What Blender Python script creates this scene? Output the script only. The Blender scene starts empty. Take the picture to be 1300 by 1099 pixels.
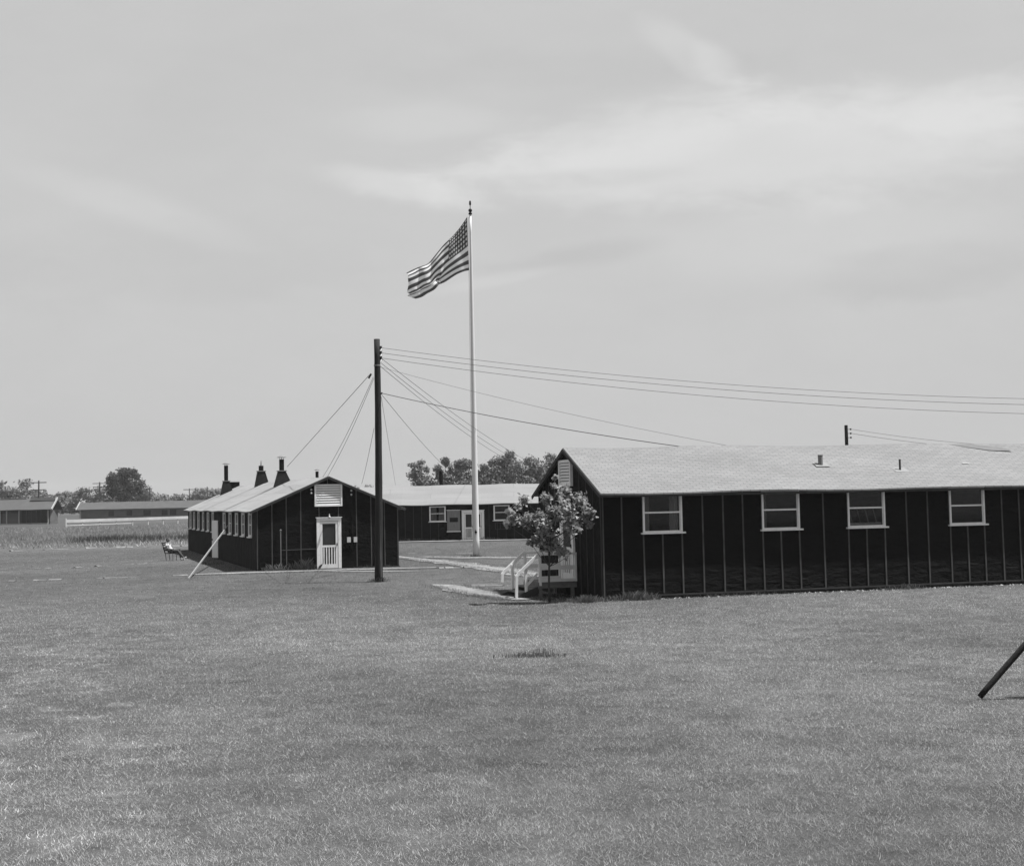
import bpy, math, random
import numpy as np
from mathutils import Matrix, Vector
random.seed(7)
scn = bpy.context.scene
COL = scn.collection
R = math.radians
SUN_EL, SUN_AZ = R(66.0), R(-2.0)          # azimuth from +X towards +Y

# ------------------------------------------------------------------ materials
def mat(name, v, rough=.85, var=.0, scale=4.0, stretch=(1, 1, 1), bump=0.0, bscale=None, spec=.3, detail=6.0,
        var2=0.0, scale2=.6, tone=False, transl=0.0, bdist=.02):
    m = bpy.data.materials.new(name); m.use_nodes = True
    nt = m.node_tree; N = nt.nodes; L = nt.links
    b = N['Principled BSDF']; b.inputs['Roughness'].default_value = rough
    b.inputs['Specular IOR Level'].default_value = spec
    tc = N.new('ShaderNodeTexCoord'); mp = N.new('ShaderNodeMapping'); mp.inputs['Scale'].default_value = stretch
    L.new(tc.outputs['Object'], mp.inputs['Vector'])
    def noise(s, d=detail):
        n = N.new('ShaderNodeTexNoise'); n.inputs['Scale'].default_value = s; n.inputs['Detail'].default_value = d
        n.inputs['Roughness'].default_value = .6
        L.new(mp.outputs[0], n.inputs['Vector']); return n.outputs['Fac']
    def math2(op, a, b2):
        x = N.new('ShaderNodeMath'); x.operation = op
        for i, q in enumerate((a, b2)):
            if isinstance(q, (int, float)): x.inputs[i].default_value = q
            else: L.new(q, x.inputs[i])
        return x.outputs[0]
    val = None
    if var:
        f = math2('SUBTRACT', noise(scale), .5); val = math2('ADD', math2('MULTIPLY', f, 4 * var), 1.0)
    if var2:
        f = math2('SUBTRACT', noise(scale2, 3), .5); g = math2('ADD', math2('MULTIPLY', f, 4 * var2), 1.0)
        val = g if val is None else math2('MULTIPLY', val, g)
    base = v
    if tone:
        at = N.new('ShaderNodeAttribute'); at.attribute_name = 'tone'
        base = at.outputs['Fac']
    if val is not None:
        base = math2('MULTIPLY', val, base); base = math2('MAXIMUM', base, .004)
    cc = N.new('ShaderNodeCombineColor')
    for i in range(3):
        if isinstance(base, (int, float)): cc.inputs[i].default_value = base
        else: L.new(base, cc.inputs[i])
    L.new(cc.outputs[0], b.inputs['Base Color'])
    if bump:
        bn = N.new('ShaderNodeBump'); bn.inputs['Strength'].default_value = bump; bn.inputs['Distance'].default_value = bdist
        L.new(noise(bscale or scale), bn.inputs['Height']); L.new(bn.outputs[0], b.inputs['Normal'])
    if transl:
        t = N.new('ShaderNodeBsdfTranslucent'); L.new(cc.outputs[0], t.inputs[0])
        mx = N.new('ShaderNodeMixShader'); mx.inputs[0].default_value = transl
        L.new(b.outputs[0], mx.inputs[1]); L.new(t.outputs[0], mx.inputs[2])
        L.new(mx.outputs[0], N['Material Output'].inputs['Surface'])
    m['h'] = 1
    return m

M = {}
M['tar'] = mat('tar_paper', .003, rough=.7, var=.25, scale=2.2, stretch=(.8, 1, 2.2), bump=1.0, bscale=2.2, spec=.07, bdist=.09, var2=.2)
M['tar_end'] = mat('tar_paper_end', .0045, rough=.7, var=.3, scale=3.0, stretch=(1, 1, 2.0), bump=1.0, bscale=2.2, spec=.05, bdist=.06, var2=.2)
M['batten'] = mat('weathered_batten', .06, rough=.8, var=.35, scale=5, stretch=(1, 1, .5), var2=.25, scale2=1.3)
M['batten_dark'] = mat('tarred_batten', .028, rough=.8, var=.35, scale=5, stretch=(1, 1, .5), var2=.25, scale2=1.3)
M['white'] = mat('white_paint', .62, rough=.55, var=.06, scale=9, stretch=(1, 1, .4), var2=.05)
M['frame'] = mat('window_paint', .66, rough=.6, var=.10, scale=9, var2=.08)
M['greywood'] = mat('grey_wood', .16, rough=.8, var=.25, scale=12, stretch=(1, 1, .2), bump=.3, bscale=30)
M['deckwood'] = mat('deck_wood', .12, rough=.8, var=.3, scale=10, stretch=(.4, 2, 1))
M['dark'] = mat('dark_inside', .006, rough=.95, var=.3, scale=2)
M['floor'] = mat('inside_floor', .05, rough=.9, var=.3, scale=2)
M['screen'] = mat('insect_screen', .022, rough=.7, var=.2, scale=3)
M['curtain'] = mat('pale_curtain', .6, rough=.95, var=.2, scale=7, stretch=(6, 1, .3))
M['blackmetal'] = mat('sooty_metal', .006, spec=.08, rough=.6, var=.4, scale=6)
M['hoodmetal'] = mat('tarred_hood', .009, spec=.08, rough=.7, var=.35, scale=3)
M['greymetal'] = mat('galvanised_metal', .14, rough=.45, var=.2, scale=9)
M['meter'] = mat('pale_box', .42, rough=.5, var=.1, scale=9)
M['pole'] = mat('creosote_pole', .011, rough=.85, var=.5, scale=9, stretch=(1, 1, .12), bump=.6, bscale=16)
M['farpole'] = mat('weathered_far_pole', .05, rough=.9, var=.2, scale=1)
M['flagpole'] = mat('painted_mast', .50, rough=.5, var=.07, scale=3, stretch=(1, 1, .25), var2=.08, scale2=.5)
M['wire'] = mat('weathered_wire', .04, rough=.7)
M['porcelain'] = mat('dark_porcelain', .02, rough=.25, spec=.5)
M['bark'] = mat('young_bark', .035, rough=.9, var=.4, scale=14, stretch=(1, 1, .4))
M['farbark'] = mat('tree_bark', .035, rough=.95, var=.3, scale=2)
M['leaf'] = mat('glossy_leaf', .06, rough=.5, spec=.25, tone=True, transl=.38)
M['farleaf'] = mat('distant_foliage', .05, rough=.8, spec=.2, tone=True, transl=.2)
M['blade'] = mat('grass_blade', .06, rough=.9, spec=.04, tone=True, transl=.45)
M['lime'] = mat('limed_path', .145, rough=.95, var=.45, scale=4.5, bump=.4, bscale=12, var2=.25, scale2=.5)
M['edging'] = mat('whitewashed_edging', .115, rough=.9, var=.5, scale=2.5, var2=.45, scale2=.5)
M['trod'] = mat('worn_earth', .13, rough=.95, var=.35, scale=2.5, bump=.3, bscale=8)
M['skin'] = mat('skin', .11, rough=.55, var=.08, scale=20)
M['hair'] = mat('black_hair', .012, rough=.6)
M['shirt'] = mat('white_undershirt', .40, rough=.9, var=.1, scale=14)
M['trouser'] = mat('dark_trousers', .04, rough=.9, var=.2, scale=12)
M['shoe'] = mat('pale_shoe', .45, rough=.6)
M['chair'] = mat('dark_chair_wood', .025, rough=.6, var=.2, scale=10)
M['hutwall'] = mat('unpainted_boards', .07, rough=.9, var=.2, scale=.7, stretch=(1, 1, 4), var2=.15, scale2=.25)
M['hutroof'] = mat('dull_roofing', .058, rough=.9, var=.15, scale=.6)
M['huttrim'] = mat('pale_hut_trim', .24, rough=.8, var=.15, scale=.5)
M['weathered'] = mat('weathered_felt', .105, rough=.9, var=.2, scale=3)
M['plank'] = mat('bare_plank', .17, rough=.8, var=.1, scale=3)
M['seam'] = mat('tarred_seam', .06, rough=.9, var=.2, scale=2)
M['fencewood'] = mat('faded_fence', .32, rough=.85, var=.2, scale=.4)
M['walk'] = mat('limed_board_walk', .165, rough=.95, var=.3, scale=1.2, var2=.35, scale2=.3)
M['stone'] = mat('dark_rubble', .05, rough=.95, var=.5, scale=9)

# pane: clear glass, dark room behind it
def glass():
    m = bpy.data.materials.new('window_glass'); m.use_nodes = True
    nt = m.node_tree; N = nt.nodes; L = nt.links; N.remove(N['Principled BSDF'])
    t = N.new('ShaderNodeBsdfTransparent'); t.inputs[0].default_value = (.72, .72, .72, 1)
    g = N.new('ShaderNodeBsdfGlossy'); g.inputs['Roughness'].default_value = .04; g.inputs[0].default_value = (.5, .5, .5, 1)
    f = N.new('ShaderNodeFresnel'); f.inputs[0].default_value = 1.45
    x = N.new('ShaderNodeMixShader'); L.new(f.outputs[0], x.inputs[0]); L.new(t.outputs[0], x.inputs[1]); L.new(g.outputs[0], x.inputs[2])
    L.new(x.outputs[0], N['Material Output'].inputs['Surface']); return m
M['glass'] = glass()

# shingles: brick texture in metres, courses run along local x, climb along local y
def shingle(name, v, along='x', bw=.30, rh=.127, mort=.012, mv=.45, var=.10, big=.06):
    m = bpy.data.materials.new(name); m.use_nodes = True
    nt = m.node_tree; N = nt.nodes; L = nt.links; b = N['Principled BSDF']
    b.inputs['Roughness'].default_value = .85; b.inputs['Specular IOR Level'].default_value = .25
    tc = N.new('ShaderNodeTexCoord'); sp = N.new('ShaderNodeSeparateXYZ'); L.new(tc.outputs['Object'], sp.inputs[0])
    cb = N.new('ShaderNodeCombineXYZ')
    if along == 'x': L.new(sp.outputs[0], cb.inputs[0]); src = sp.outputs[1]
    else: L.new(sp.outputs[1], cb.inputs[0]); src = sp.outputs[0]
    k = N.new('ShaderNodeMath'); k.operation = 'MULTIPLY'; k.inputs[1].default_value = 1.085; L.new(src, k.inputs[0]); L.new(k.outputs[0], cb.inputs[1])
    n0 = N.new('ShaderNodeTexNoise'); n0.inputs['Scale'].default_value = 1.3; L.new(cb.outputs[0], n0.inputs['Vector'])
    ad = N.new('ShaderNodeVectorMath'); ad.operation = 'MULTIPLY_ADD'; ad.inputs[1].default_value = (.03, .03, 0); 
    L.new(n0.outputs['Color'], ad.inputs[0]); L.new(cb.outputs[0], ad.inputs[2])
    br = N.new('ShaderNodeTexBrick'); br.inputs['Scale'].default_value = 1
    br.inputs['Brick Width'].default_value = bw; br.inputs['Row Height'].default_value = rh
    br.inputs['Mortar Size'].default_value = mort; br.inputs['Mortar Smooth'].default_value = .3; br.inputs['Bias'].default_value = -.1
    br.inputs['Color1'].default_value = (v * (1 + var),) * 3 + (1,); br.inputs['Color2'].default_value = (v * (1 - var),) * 3 + (1,)
    br.inputs['Mortar'].default_value = (v * mv,) * 3 + (1,)
    L.new(ad.outputs[0], br.inputs['Vector'])
    def nz(s, d, amp, st=(1, 1, 1)):
        mp = N.new('ShaderNodeMapping'); mp.inputs['Scale'].default_value = st; L.new(cb.outputs[0], mp.inputs[0])
        n = N.new('ShaderNodeTexNoise'); n.inputs['Scale'].default_value = s; n.inputs['Detail'].default_value = d; L.new(mp.outputs[0], n.inputs['Vector'])
        q = N.new('ShaderNodeMapRange'); q.inputs[1].default_value = .25; q.inputs[2].default_value = .75
        q.inputs[3].default_value = 1 - amp; q.inputs[4].default_value = 1 + amp; L.new(n.outputs['Fac'], q.inputs[0]); return q.outputs[0]
    a = N.new('ShaderNodeMath'); a.operation = 'MULTIPLY'; L.new(nz(.5, 3, big, (.5, 1.5, 1)), a.inputs[0]); L.new(nz(30, 4, .12), a.inputs[1])
    vm = N.new('ShaderNodeVectorMath'); vm.operation = 'SCALE'; L.new(br.outputs['Color'], vm.inputs[0]); L.new(a.outputs[0], vm.inputs['Scale'])
    L.new(vm.outputs[0], b.inputs['Base Color'])
    bp = N.new('ShaderNodeBump'); bp.inputs['Strength'].default_value = .5; bp.inputs['Distance'].default_value = .01; bp.invert = True
    L.new(br.outputs['Fac'], bp.inputs['Height']); L.new(bp.outputs[0], b.inputs['Normal'])
    return m
M['shingle'] = shingle('pale_shingles', .145, var=.09, big=.13, mv=.6)
M['rollroof'] = shingle('pale_roll_roofing', .185, along='y', bw=6.1, rh=.86, mort=.012, mv=.6, var=.06, big=.12)
M['rollroof_x'] = shingle('pale_roll_roofing_back', .158, along='x', bw=6.1, rh=.86, mort=.012, mv=.65, var=.05, big=.10)

# ------------------------------------------------------------------ mesh helpers
class MB:
    def __init__(s): s.v = []; s.f = []; s.m = []
    def poly(s, pts, mi=0):
        i = len(s.v); s.v += [tuple(p) for p in pts]; s.f.append(tuple(range(i, i + len(pts)))); s.m.append(mi); return s
    def box(s, x0, x1, y0, y1, z0, z1, mi=0):
        i = len(s.v)
        s.v += [(x0, y0, z0), (x1, y0, z0), (x1, y1, z0), (x0, y1, z0), (x0, y0, z1), (x1, y0, z1), (x1, y1, z1), (x0, y1, z1)]
        for q in ((0, 3, 2, 1), (4, 5, 6, 7), (0, 1, 5, 4), (1, 2, 6, 5), (2, 3, 7, 6), (3, 0, 4, 7)):
            s.f.append(tuple(i + k for k in q)); s.m.append(mi)
        return s
    def beam(s, a, b, w, h, up=(0, 0, 1), mi=0):
        a = Vector(a); b = Vector(b); d = (b - a).normalized(); u = Vector(up)
        if abs(d.dot(u)) > .98: u = Vector((0, 1, 0))
        r = d.cross(u).normalized(); u = r.cross(d).normalized(); i = len(s.v)
        for p in (a, b):
            for (p1, p2) in ((-1, -1), (1, -1), (1, 1), (-1, 1)): s.v.append(tuple(p + r * p1 * w / 2 + u * p2 * h / 2))
        for q in ((3, 2, 1, 0), (4, 5, 6, 7), (0, 1, 5, 4), (1, 2, 6, 5), (2, 3, 7, 6), (3, 0, 4, 7)):
            s.f.append(tuple(i + k for k in q)); s.m.append(mi)
        return s
    def tube(s, pts, rad, n=10, cap=True, mi=0):
        pts = [Vector(p) for p in pts]; i0 = len(s.v); ref = Vector((.13, .97, .2))
        for k, p in enumerate(pts):
            d = (pts[min(k + 1, len(pts) - 1)] - pts[max(k - 1, 0)]).normalized()
            r = d.cross(ref).normalized(); u = r.cross(d)
            rr = rad[k] if isinstance(rad, (list, tuple)) else rad
            for j in range(n):
                a = 2 * math.pi * j / n; s.v.append(tuple(p + (r * math.cos(a) + u * math.sin(a)) * rr))
        for k in range(len(pts) - 1):
            for j in range(n):
                a = i0 + k * n + j; b = i0 + k * n + (j + 1) % n
                s.f.append((a, b, b + n, a + n)); s.m.append(mi)
        if cap:
            s.f.append(tuple(i0 + j for j in range(n))[::-1]); s.m.append(mi)
            s.f.append(tuple(i0 + (len(pts) - 1) * n + j for j in range(n))); s.m.append(mi)
        return s
    def ball(s, c, r, n=10, sz=1.0, mi=0):
        pts = [(c[0], c[1], c[2] - r * sz * math.cos(math.pi * k / n)) for k in range(n + 1)]
        i0 = len(s.v)
        for k in range(n + 1):
            rr = max(r * math.sin(math.pi * k / n), r * .01)
            for j in range(12):
                a = 2 * math.pi * j / 12; s.v.append((c[0] + rr * math.cos(a), c[1] + rr * math.sin(a), pts[k][2]))
        for k in range(n):
            for j in range(12):
                a = i0 + k * 12 + j; b = i0 + k * 12 + (j + 1) % 12; s.f.append((a, b, b + 12, a + 12)); s.m.append(mi)
        return s
    def build(s, name, m, parent=None, smooth=False, loc=None, rotz=None):
        me = bpy.data.meshes.new(name); me.from_pydata(s.v, [], s.f)
        ms = m if isinstance(m, (list, tuple)) else [m]
        for q in ms: me.materials.append(M[q])
        if len(ms) > 1: me.polygons.foreach_set('material_index', s.m)
        if smooth: me.polygons.foreach_set('use_smooth', [True] * len(s.f))
        me.update()
        o = bpy.data.objects.new(name, me); COL.objects.link(o)
        if parent: o.parent = parent
        if loc: o.location = loc
        if rotz is not None: o.rotation_euler = (0, 0, rotz)
        return o

def tag(o, label=None, cat=None, group=None, kind=None):
    if label: o['label'] = label
    if cat: o['category'] = cat
    if group: o['group'] = group
    if kind: o['kind'] = kind
    return o
def empty(name, loc, rz=0, label=None, cat=None, group=None):
    o = bpy.data.objects.new(name, None); COL.objects.link(o); o.location = loc; o.rotation_euler = (0, 0, rz)
    o.empty_display_size = .2
    return tag(o, label, cat, group)
def copy_tree(o, parent=None):
    kids = [c for c in bpy.data.objects if c.parent == o]
    c = o.copy(); COL.objects.link(c); c.parent = parent
    for k in kids: copy_tree(k, c)
    return c
def fast_mesh(name, verts, nper, m, parent=None, tone=None, smooth=False):
    """verts (n*nper,3): n separate faces of nper corners"""
    n = len(verts) // nper
    me = bpy.data.meshes.new(name); me.vertices.add(len(verts)); me.vertices.foreach_set('co', verts.astype(np.float32).ravel())
    me.loops.add(n * nper); me.loops.foreach_set('vertex_index', np.arange(n * nper, dtype=np.int32))
    me.polygons.add(n); me.polygons.foreach_set('loop_start', np.arange(n, dtype=np.int32) * nper)
    me.polygons.foreach_set('loop_total', np.full(n, nper, dtype=np.int32))
    me.update(calc_edges=True); me.materials.append(M[m])
    if tone is not None:
        a = me.attributes.new('tone', 'FLOAT', 'FACE'); a.data.foreach_set('value', tone.astype(np.float32))
    o = bpy.data.objects.new(name, me); COL.objects.link(o)
    if parent: o.parent = parent
    return o

rng = np.random.default_rng(11)
_T = rng.random((256, 256))
def vnoise(x, y):
    xi = np.floor(x).astype(int); yi = np.floor(y).astype(int); fx = x - xi; fy = y - yi
    fx = fx * fx * (3 - 2 * fx); fy = fy * fy * (3 - 2 * fy)
    g = lambda a, b: _T[a & 255, b & 255]
    return (g(xi, yi) * (1 - fx) + g(xi + 1, yi) * fx) * (1 - fy) + (g(xi, yi + 1) * (1 - fx) + g(xi + 1, yi + 1) * fx) * fy
def fbm(x, y, o=4):
    s = 0; a = .5; t = 0
    for k in range(o):
        s = s + a * vnoise(x * 2 ** k + 17 * k, y * 2 ** k + 31 * k); t += a; a *= .55
    return s / t
def sstep(a, b, x):
    t = np.clip((x - a) / (b - a), 0, 1); return t * t * (3 - 2 * t)

# ------------------------------------------------------------------ ground
def bare_at(x, y):
    """how worn the turf is: thin dry patches, mostly on the near left"""
    n = fbm(x * 2.2 + 3, y * 2.0 + 9, 5)
    side = sstep(-.17, -.30, x / np.maximum(y, 1)) * sstep(46, 30, y)
    few = sstep(-.02, -.16, x / np.maximum(y, 1)) * sstep(24, 15, y)
    return np.clip(sstep(.665 - .085 * side - .02 * few, .80 - .085 * side - .02 * few, n) * (.12 + .88 * np.maximum(side, few * .8)), 0, 1)
def tone_at(x, y):
    """slow changes of the turf: mown strips, drier and greener patches"""
    t = 1 + .55 * (fbm(x * .22, y * .16, 3) - .5) + .34 * (fbm(x * 1.1 + 40, y * .9, 4) - .5)
    far = sstep(84, 100, y) * sstep(-8, -18, x)
    t = t * (1 - .18 * far * sstep(108, 125, y))
    t = t * (1 + .22 * sstep(100, 108, y) * sstep(124, 110, y) * sstep(-8, -18, x))
    return t
def axis(lo, hi, step, ends, grow=1.22):
    a = list(np.arange(lo, hi + 1e-6, step)); s = step; x = hi
    while x < ends[1]: s *= grow; x += s; a.append(x)
    s = step; x = lo
    while x > ends[0]: s *= grow; x -= s; a.insert(0, x)
    return np.array(a)
gx = axis(-14, 14, .16, (-1400, 1400)); gy = axis(9, 50, .16, (-40, 1500), 1.12)
GX, GY = np.meshgrid(gx, gy)
near = sstep(60, 48, GY) * sstep(9, 11, GY)
GZ = (fbm(GX * .6, GY * .6, 4) - .5) * .09 * near * sstep(40.5, 36, GY) - .012
gm = bpy.data.meshes.new('ground'); nx, ny = len(gx), len(gy)
gm.vertices.add(nx * ny); gm.vertices.foreach_set('co', np.stack([GX, GY, GZ], -1).astype(np.float32).ravel())
ii, jj = np.meshgrid(np.arange(nx - 1), np.arange(ny - 1)); b0 = (jj * nx + ii).ravel()
q = np.stack([b0, b0 + 1, b0 + nx + 1, b0 + nx], -1).astype(np.int32)
gm.loops.add(q.size); gm.loops.foreach_set('vertex_index', q.ravel()); gm.polygons.add(len(q))
gm.polygons.foreach_set('loop_start', np.arange(len(q), dtype=np.int32) * 4); gm.polygons.foreach_set('loop_total', np.full(len(q), 4, dtype=np.int32))
gm.polygons.foreach_set('use_smooth', np.ones(len(q), dtype=bool)); gm.update(calc_edges=True)
for nm, vals in (('bare', bare_at(GX, GY)), ('turf', tone_at(GX, GY))):
    a = gm.attributes.new(nm, 'FLOAT', 'POINT'); a.data.foreach_set('value', vals.astype(np.float32).ravel())
go = bpy.data.objects.new('ground', gm); COL.objects.link(go); tag(go, kind='structure')
def ground_mat():
    m = bpy.data.materials.new('mown_turf'); m.use_nodes = True
    nt = m.node_tree; N = nt.nodes; L = nt.links; b = N['Principled BSDF']; b.inputs['Roughness'].default_value = .95
    b.inputs['Specular IOR Level'].default_value = .1
    tc = N.new('ShaderNodeTexCoord')
    def nz(s, d, lo, hi, st=(1, 1, 1), r=.65):
        mp = N.new('ShaderNodeMapping'); mp.inputs['Scale'].default_value = st; L.new(tc.outputs['Object'], mp.inputs[0])
        n = N.new('ShaderNodeTexNoise'); n.inputs['Scale'].default_value = s; n.inputs['Detail'].default_value = d; n.inputs['Roughness'].default_value = r
        L.new(mp.outputs[0], n.inputs['Vector'])
        q = N.new('ShaderNodeMapRange'); q.inputs[1].default_value = .28; q.inputs[2].default_value = .72
        q.inputs[3].default_value = lo; q.inputs[4].default_value = hi; L.new(n.outputs['Fac'], q.inputs[0]); return q.outputs[0]
    def mul(a, c):
        x = N.new('ShaderNodeMath'); x.operation = 'MULTIPLY'
        for i, q in enumerate((a, c)):
            if isinstance(q, (int, float)): x.inputs[i].default_value = q
            else: L.new(q, x.inputs[i])
        return x.outputs[0]
    at = N.new('ShaderNodeAttribute'); at.attribute_name = 'turf'
    ba = N.new('ShaderNodeAttribute'); ba.attribute_name = 'bare'
    g = mul(mul(mul(nz(.09, 4, .88, 1.12, (1, 1.4, 1)), nz(1.4, 8, .62, 1.38)), nz(14, 6, .62, 1.38, r=.75)), mul(at.outputs['Fac'], GRASS))
    d = mul(mul(nz(3, 6, .7, 1.25), nz(25, 4, .7, 1.3)), .12)
    mx = N.new('ShaderNodeMix'); mx.data_type = 'FLOAT'; rag = N.new('ShaderNodeMapRange'); rag.inputs[1].default_value = .05; rag.inputs[2].default_value = 1.15
    sm_ = N.new('ShaderNodeMath'); sm_.operation = 'ADD'; L.new(ba.outputs['Fac'], sm_.inputs[0]); L.new(nz(11, 7, -.35, .35, r=.8), sm_.inputs[1]); L.new(sm_.outputs[0], rag.inputs[0])
    L.new(rag.outputs[0], mx.inputs[0]); L.new(g, mx.inputs[2]); L.new(d, mx.inputs[3])
    cc = N.new('ShaderNodeCombineColor')
    for i in range(3): L.new(mx.outputs[0], cc.inputs[i])
    L.new(cc.outputs[0], b.inputs['Base Color'])
    bp = N.new('ShaderNodeBump'); bp.inputs['Strength'].default_value = .7; bp.inputs['Distance'].default_value = .05
    L.new(nz(9, 8, 0, 1, r=.75), bp.inputs['Height']); L.new(bp.outputs[0], b.inputs['Normal'])
    return m
GRASS = .064
gm.materials.append(ground_mat())

def ground_z(x, y):
    return (fbm(x * .6, y * .6, 4) - .5) * .09 * sstep(60, 48, y) * sstep(9, 11, y) * sstep(40.5, 36, y) - .012

def clear_of_huts(x, y):
    ok = np.ones(len(x), bool)
    for (ox, oy, th, w, l) in ((2.474, 42.58, .28, 40, 6.1), (-11.34, 66, .30, 6.4, 34)):
        dx = x - ox; dy = y - oy; a = dx * math.cos(th) + dy * math.sin(th); b = -dx * math.sin(th) + dy * math.cos(th)
        ok &= ~((a > -.02) & (a < w) & (b > -.02) & (b < l))
    return ok
def blades(name, n_or_pts, hmin, hmax, w0, lean, tone_lo, tone_hi, label_kind='stuff', seed=1, wide=0):
    g = np.random.default_rng(seed); x, y = n_or_pts; k = clear_of_huts(x, y); x = x[k]; y = y[k]; n = len(x)
    z = ground_z(x, y); a = g.random(n) * 2 * np.pi; h = hmin + (hmax - hmin) * g.random(n) ** 1.6
    w = w0 * (.6 + .8 * g.random(n)) * (np.maximum(y, 12) / 12) ** wide
    la = g.random(n) * 2 * np.pi; ll = h * lean * g.random(n) * 1.6
    p0 = np.stack([x - np.cos(a) * w, y - np.sin(a) * w, z - .005], -1); p1 = np.stack([x + np.cos(a) * w, y + np.sin(a) * w, z - .005], -1)
    p2 = np.stack([x + np.cos(la) * ll, y + np.sin(la) * ll, z + h], -1)
    v = np.stack([p0, p1, p2], 1).reshape(-1, 3)
    t = (tone_lo + (tone_hi - tone_lo) * g.random(n) ** 1.3) * tone_at(x, y)
    dry = g.random(n) < .07; t[dry] *= 1.15
    t = t * (1 + .75 * bare_at(x + g.normal(0, .06, n), y + g.normal(0, .06, n)))
    o = fast_mesh(name, v, 3, 'blade', tone=t); tag(o, kind='stuff'); return o

# near turf: density falls with distance
g0 = np.random.default_rng(5)
NB = 1050000
yy = 9.6 * (52 / 9.6) ** g0.random(NB); xx = (g0.random(NB) * 2 - 1) * (.375 * yy + 4.2)
keep = g0.random(NB) > np.clip(bare_at(xx, yy) * .6, 0, .6)
clump = fbm(xx * 3.3, yy * 3.3, 3); keep &= g0.random(NB) < sstep(.25, .60, clump) * .5 + .5
keep &= g0.random(NB) < sstep(52, 36, yy)
xx, yy = xx[keep], yy[keep]
tag(blades('lawn_grass', (xx, yy), .010, .038, .0029, 1.35, .29, .42, seed=2, wide=.75), 'short mown dry grass covering the near lawn', 'grass')
# rougher tufts here and there
n = 350; cy = 10.5 * (42 / 10.5) ** g0.random(n); cx = (g0.random(n) * 2 - 1) * (.36 * cy + 1)
k = 34; rx = np.repeat(cx, k) + g0.normal(0, .07, n * k); ry = np.repeat(cy, k) + g0.normal(0, .07, n * k)
tag(blades('grass_tufts', (rx, ry), .02, .06, .003, 1.1, .2, .3, seed=3, wide=.5), 'longer grass tufts scattered over the mown lawn', 'grass')
n = 110000; y4 = 44 + 60 * g0.random(n) ** .8; x4 = (g0.random(n) * 2 - 1) * (.37 * y4 + 2)
tag(blades('mown_grass', (x4, y4), .02, .06, .011, 1.3, .15, .23, seed=9), 'mown grass between the huts and out to the field', 'grass')
pe = [((-6.6, 80.3), (-3.2, 71.0)), ((-3.2, 71.0), (-.1, 61.0)), ((-.1, 61.0), (1.2, 56)), ((-2.4, 51.6), (-.9, 46.3)), ((-.9, 46.3), (.3, 43.6)), ((-4.9, 78.6), (4, 73.0)), ((-13.6, 62.7), (-3.4, 64.8))]
cxs, cys = [], []
for (a, b) in pe:
    nn_ = 2600; t_ = g0.random(nn_); ln_ = math.hypot(b[0] - a[0], b[1] - a[1]); nx_, ny_ = -(b[1] - a[1]) / ln_, (b[0] - a[0]) / ln_
    o_ = g0.choice([-1, 1], nn_) * (.52 + .16 * g0.normal(size=nn_)) + .25 * (fbm(t_ * ln_ * 1.3, t_ * 3, 3) - .5)
    if a[0] == -13.6: o_ = .12 * g0.normal(size=nn_)
    cxs.append(a[0] + (b[0] - a[0]) * t_ + nx_ * o_); cys.append(a[1] + (b[1] - a[1]) * t_ + ny_ * o_)
tag(blades('edge_grass', (np.concatenate(cxs), np.concatenate(cys)), .03, .10, .010, 1.1, .12, .22, seed=12), 'grass creeping over the edges of the limed paths', 'grass')
# tall unmown field beyond the left hut
n = 60000; y2 = 108 + 122 * (.5 * (g0.random(n) + g0.random(n))) ** 1.1; x2 = -y2 * (.20 + .20 * g0.random(n)); ok = fbm(x2 * .12, y2 * .12, 3) > .40
tag(blades('field_grass', (x2[ok], y2[ok]), .12, .45, .035, .9, .17, .34, seed=4), 'tall unmown field grass behind the resting person', 'grass')
n = 2600; cl = g0.random((26, 2)); ci = g0.integers(0, 26, n)
wx = -37.5 + 16 * cl[ci, 0] + g0.normal(0, .5, n); wy = 123 + 9 * cl[ci, 1] + g0.normal(0, .5, n)
tag(blades('dark_weeds', (wx, wy), .3, .75, .035, .5, .06, .12, seed=6), 'dark tall weeds in the field left of the long hut', 'weeds')

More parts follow.
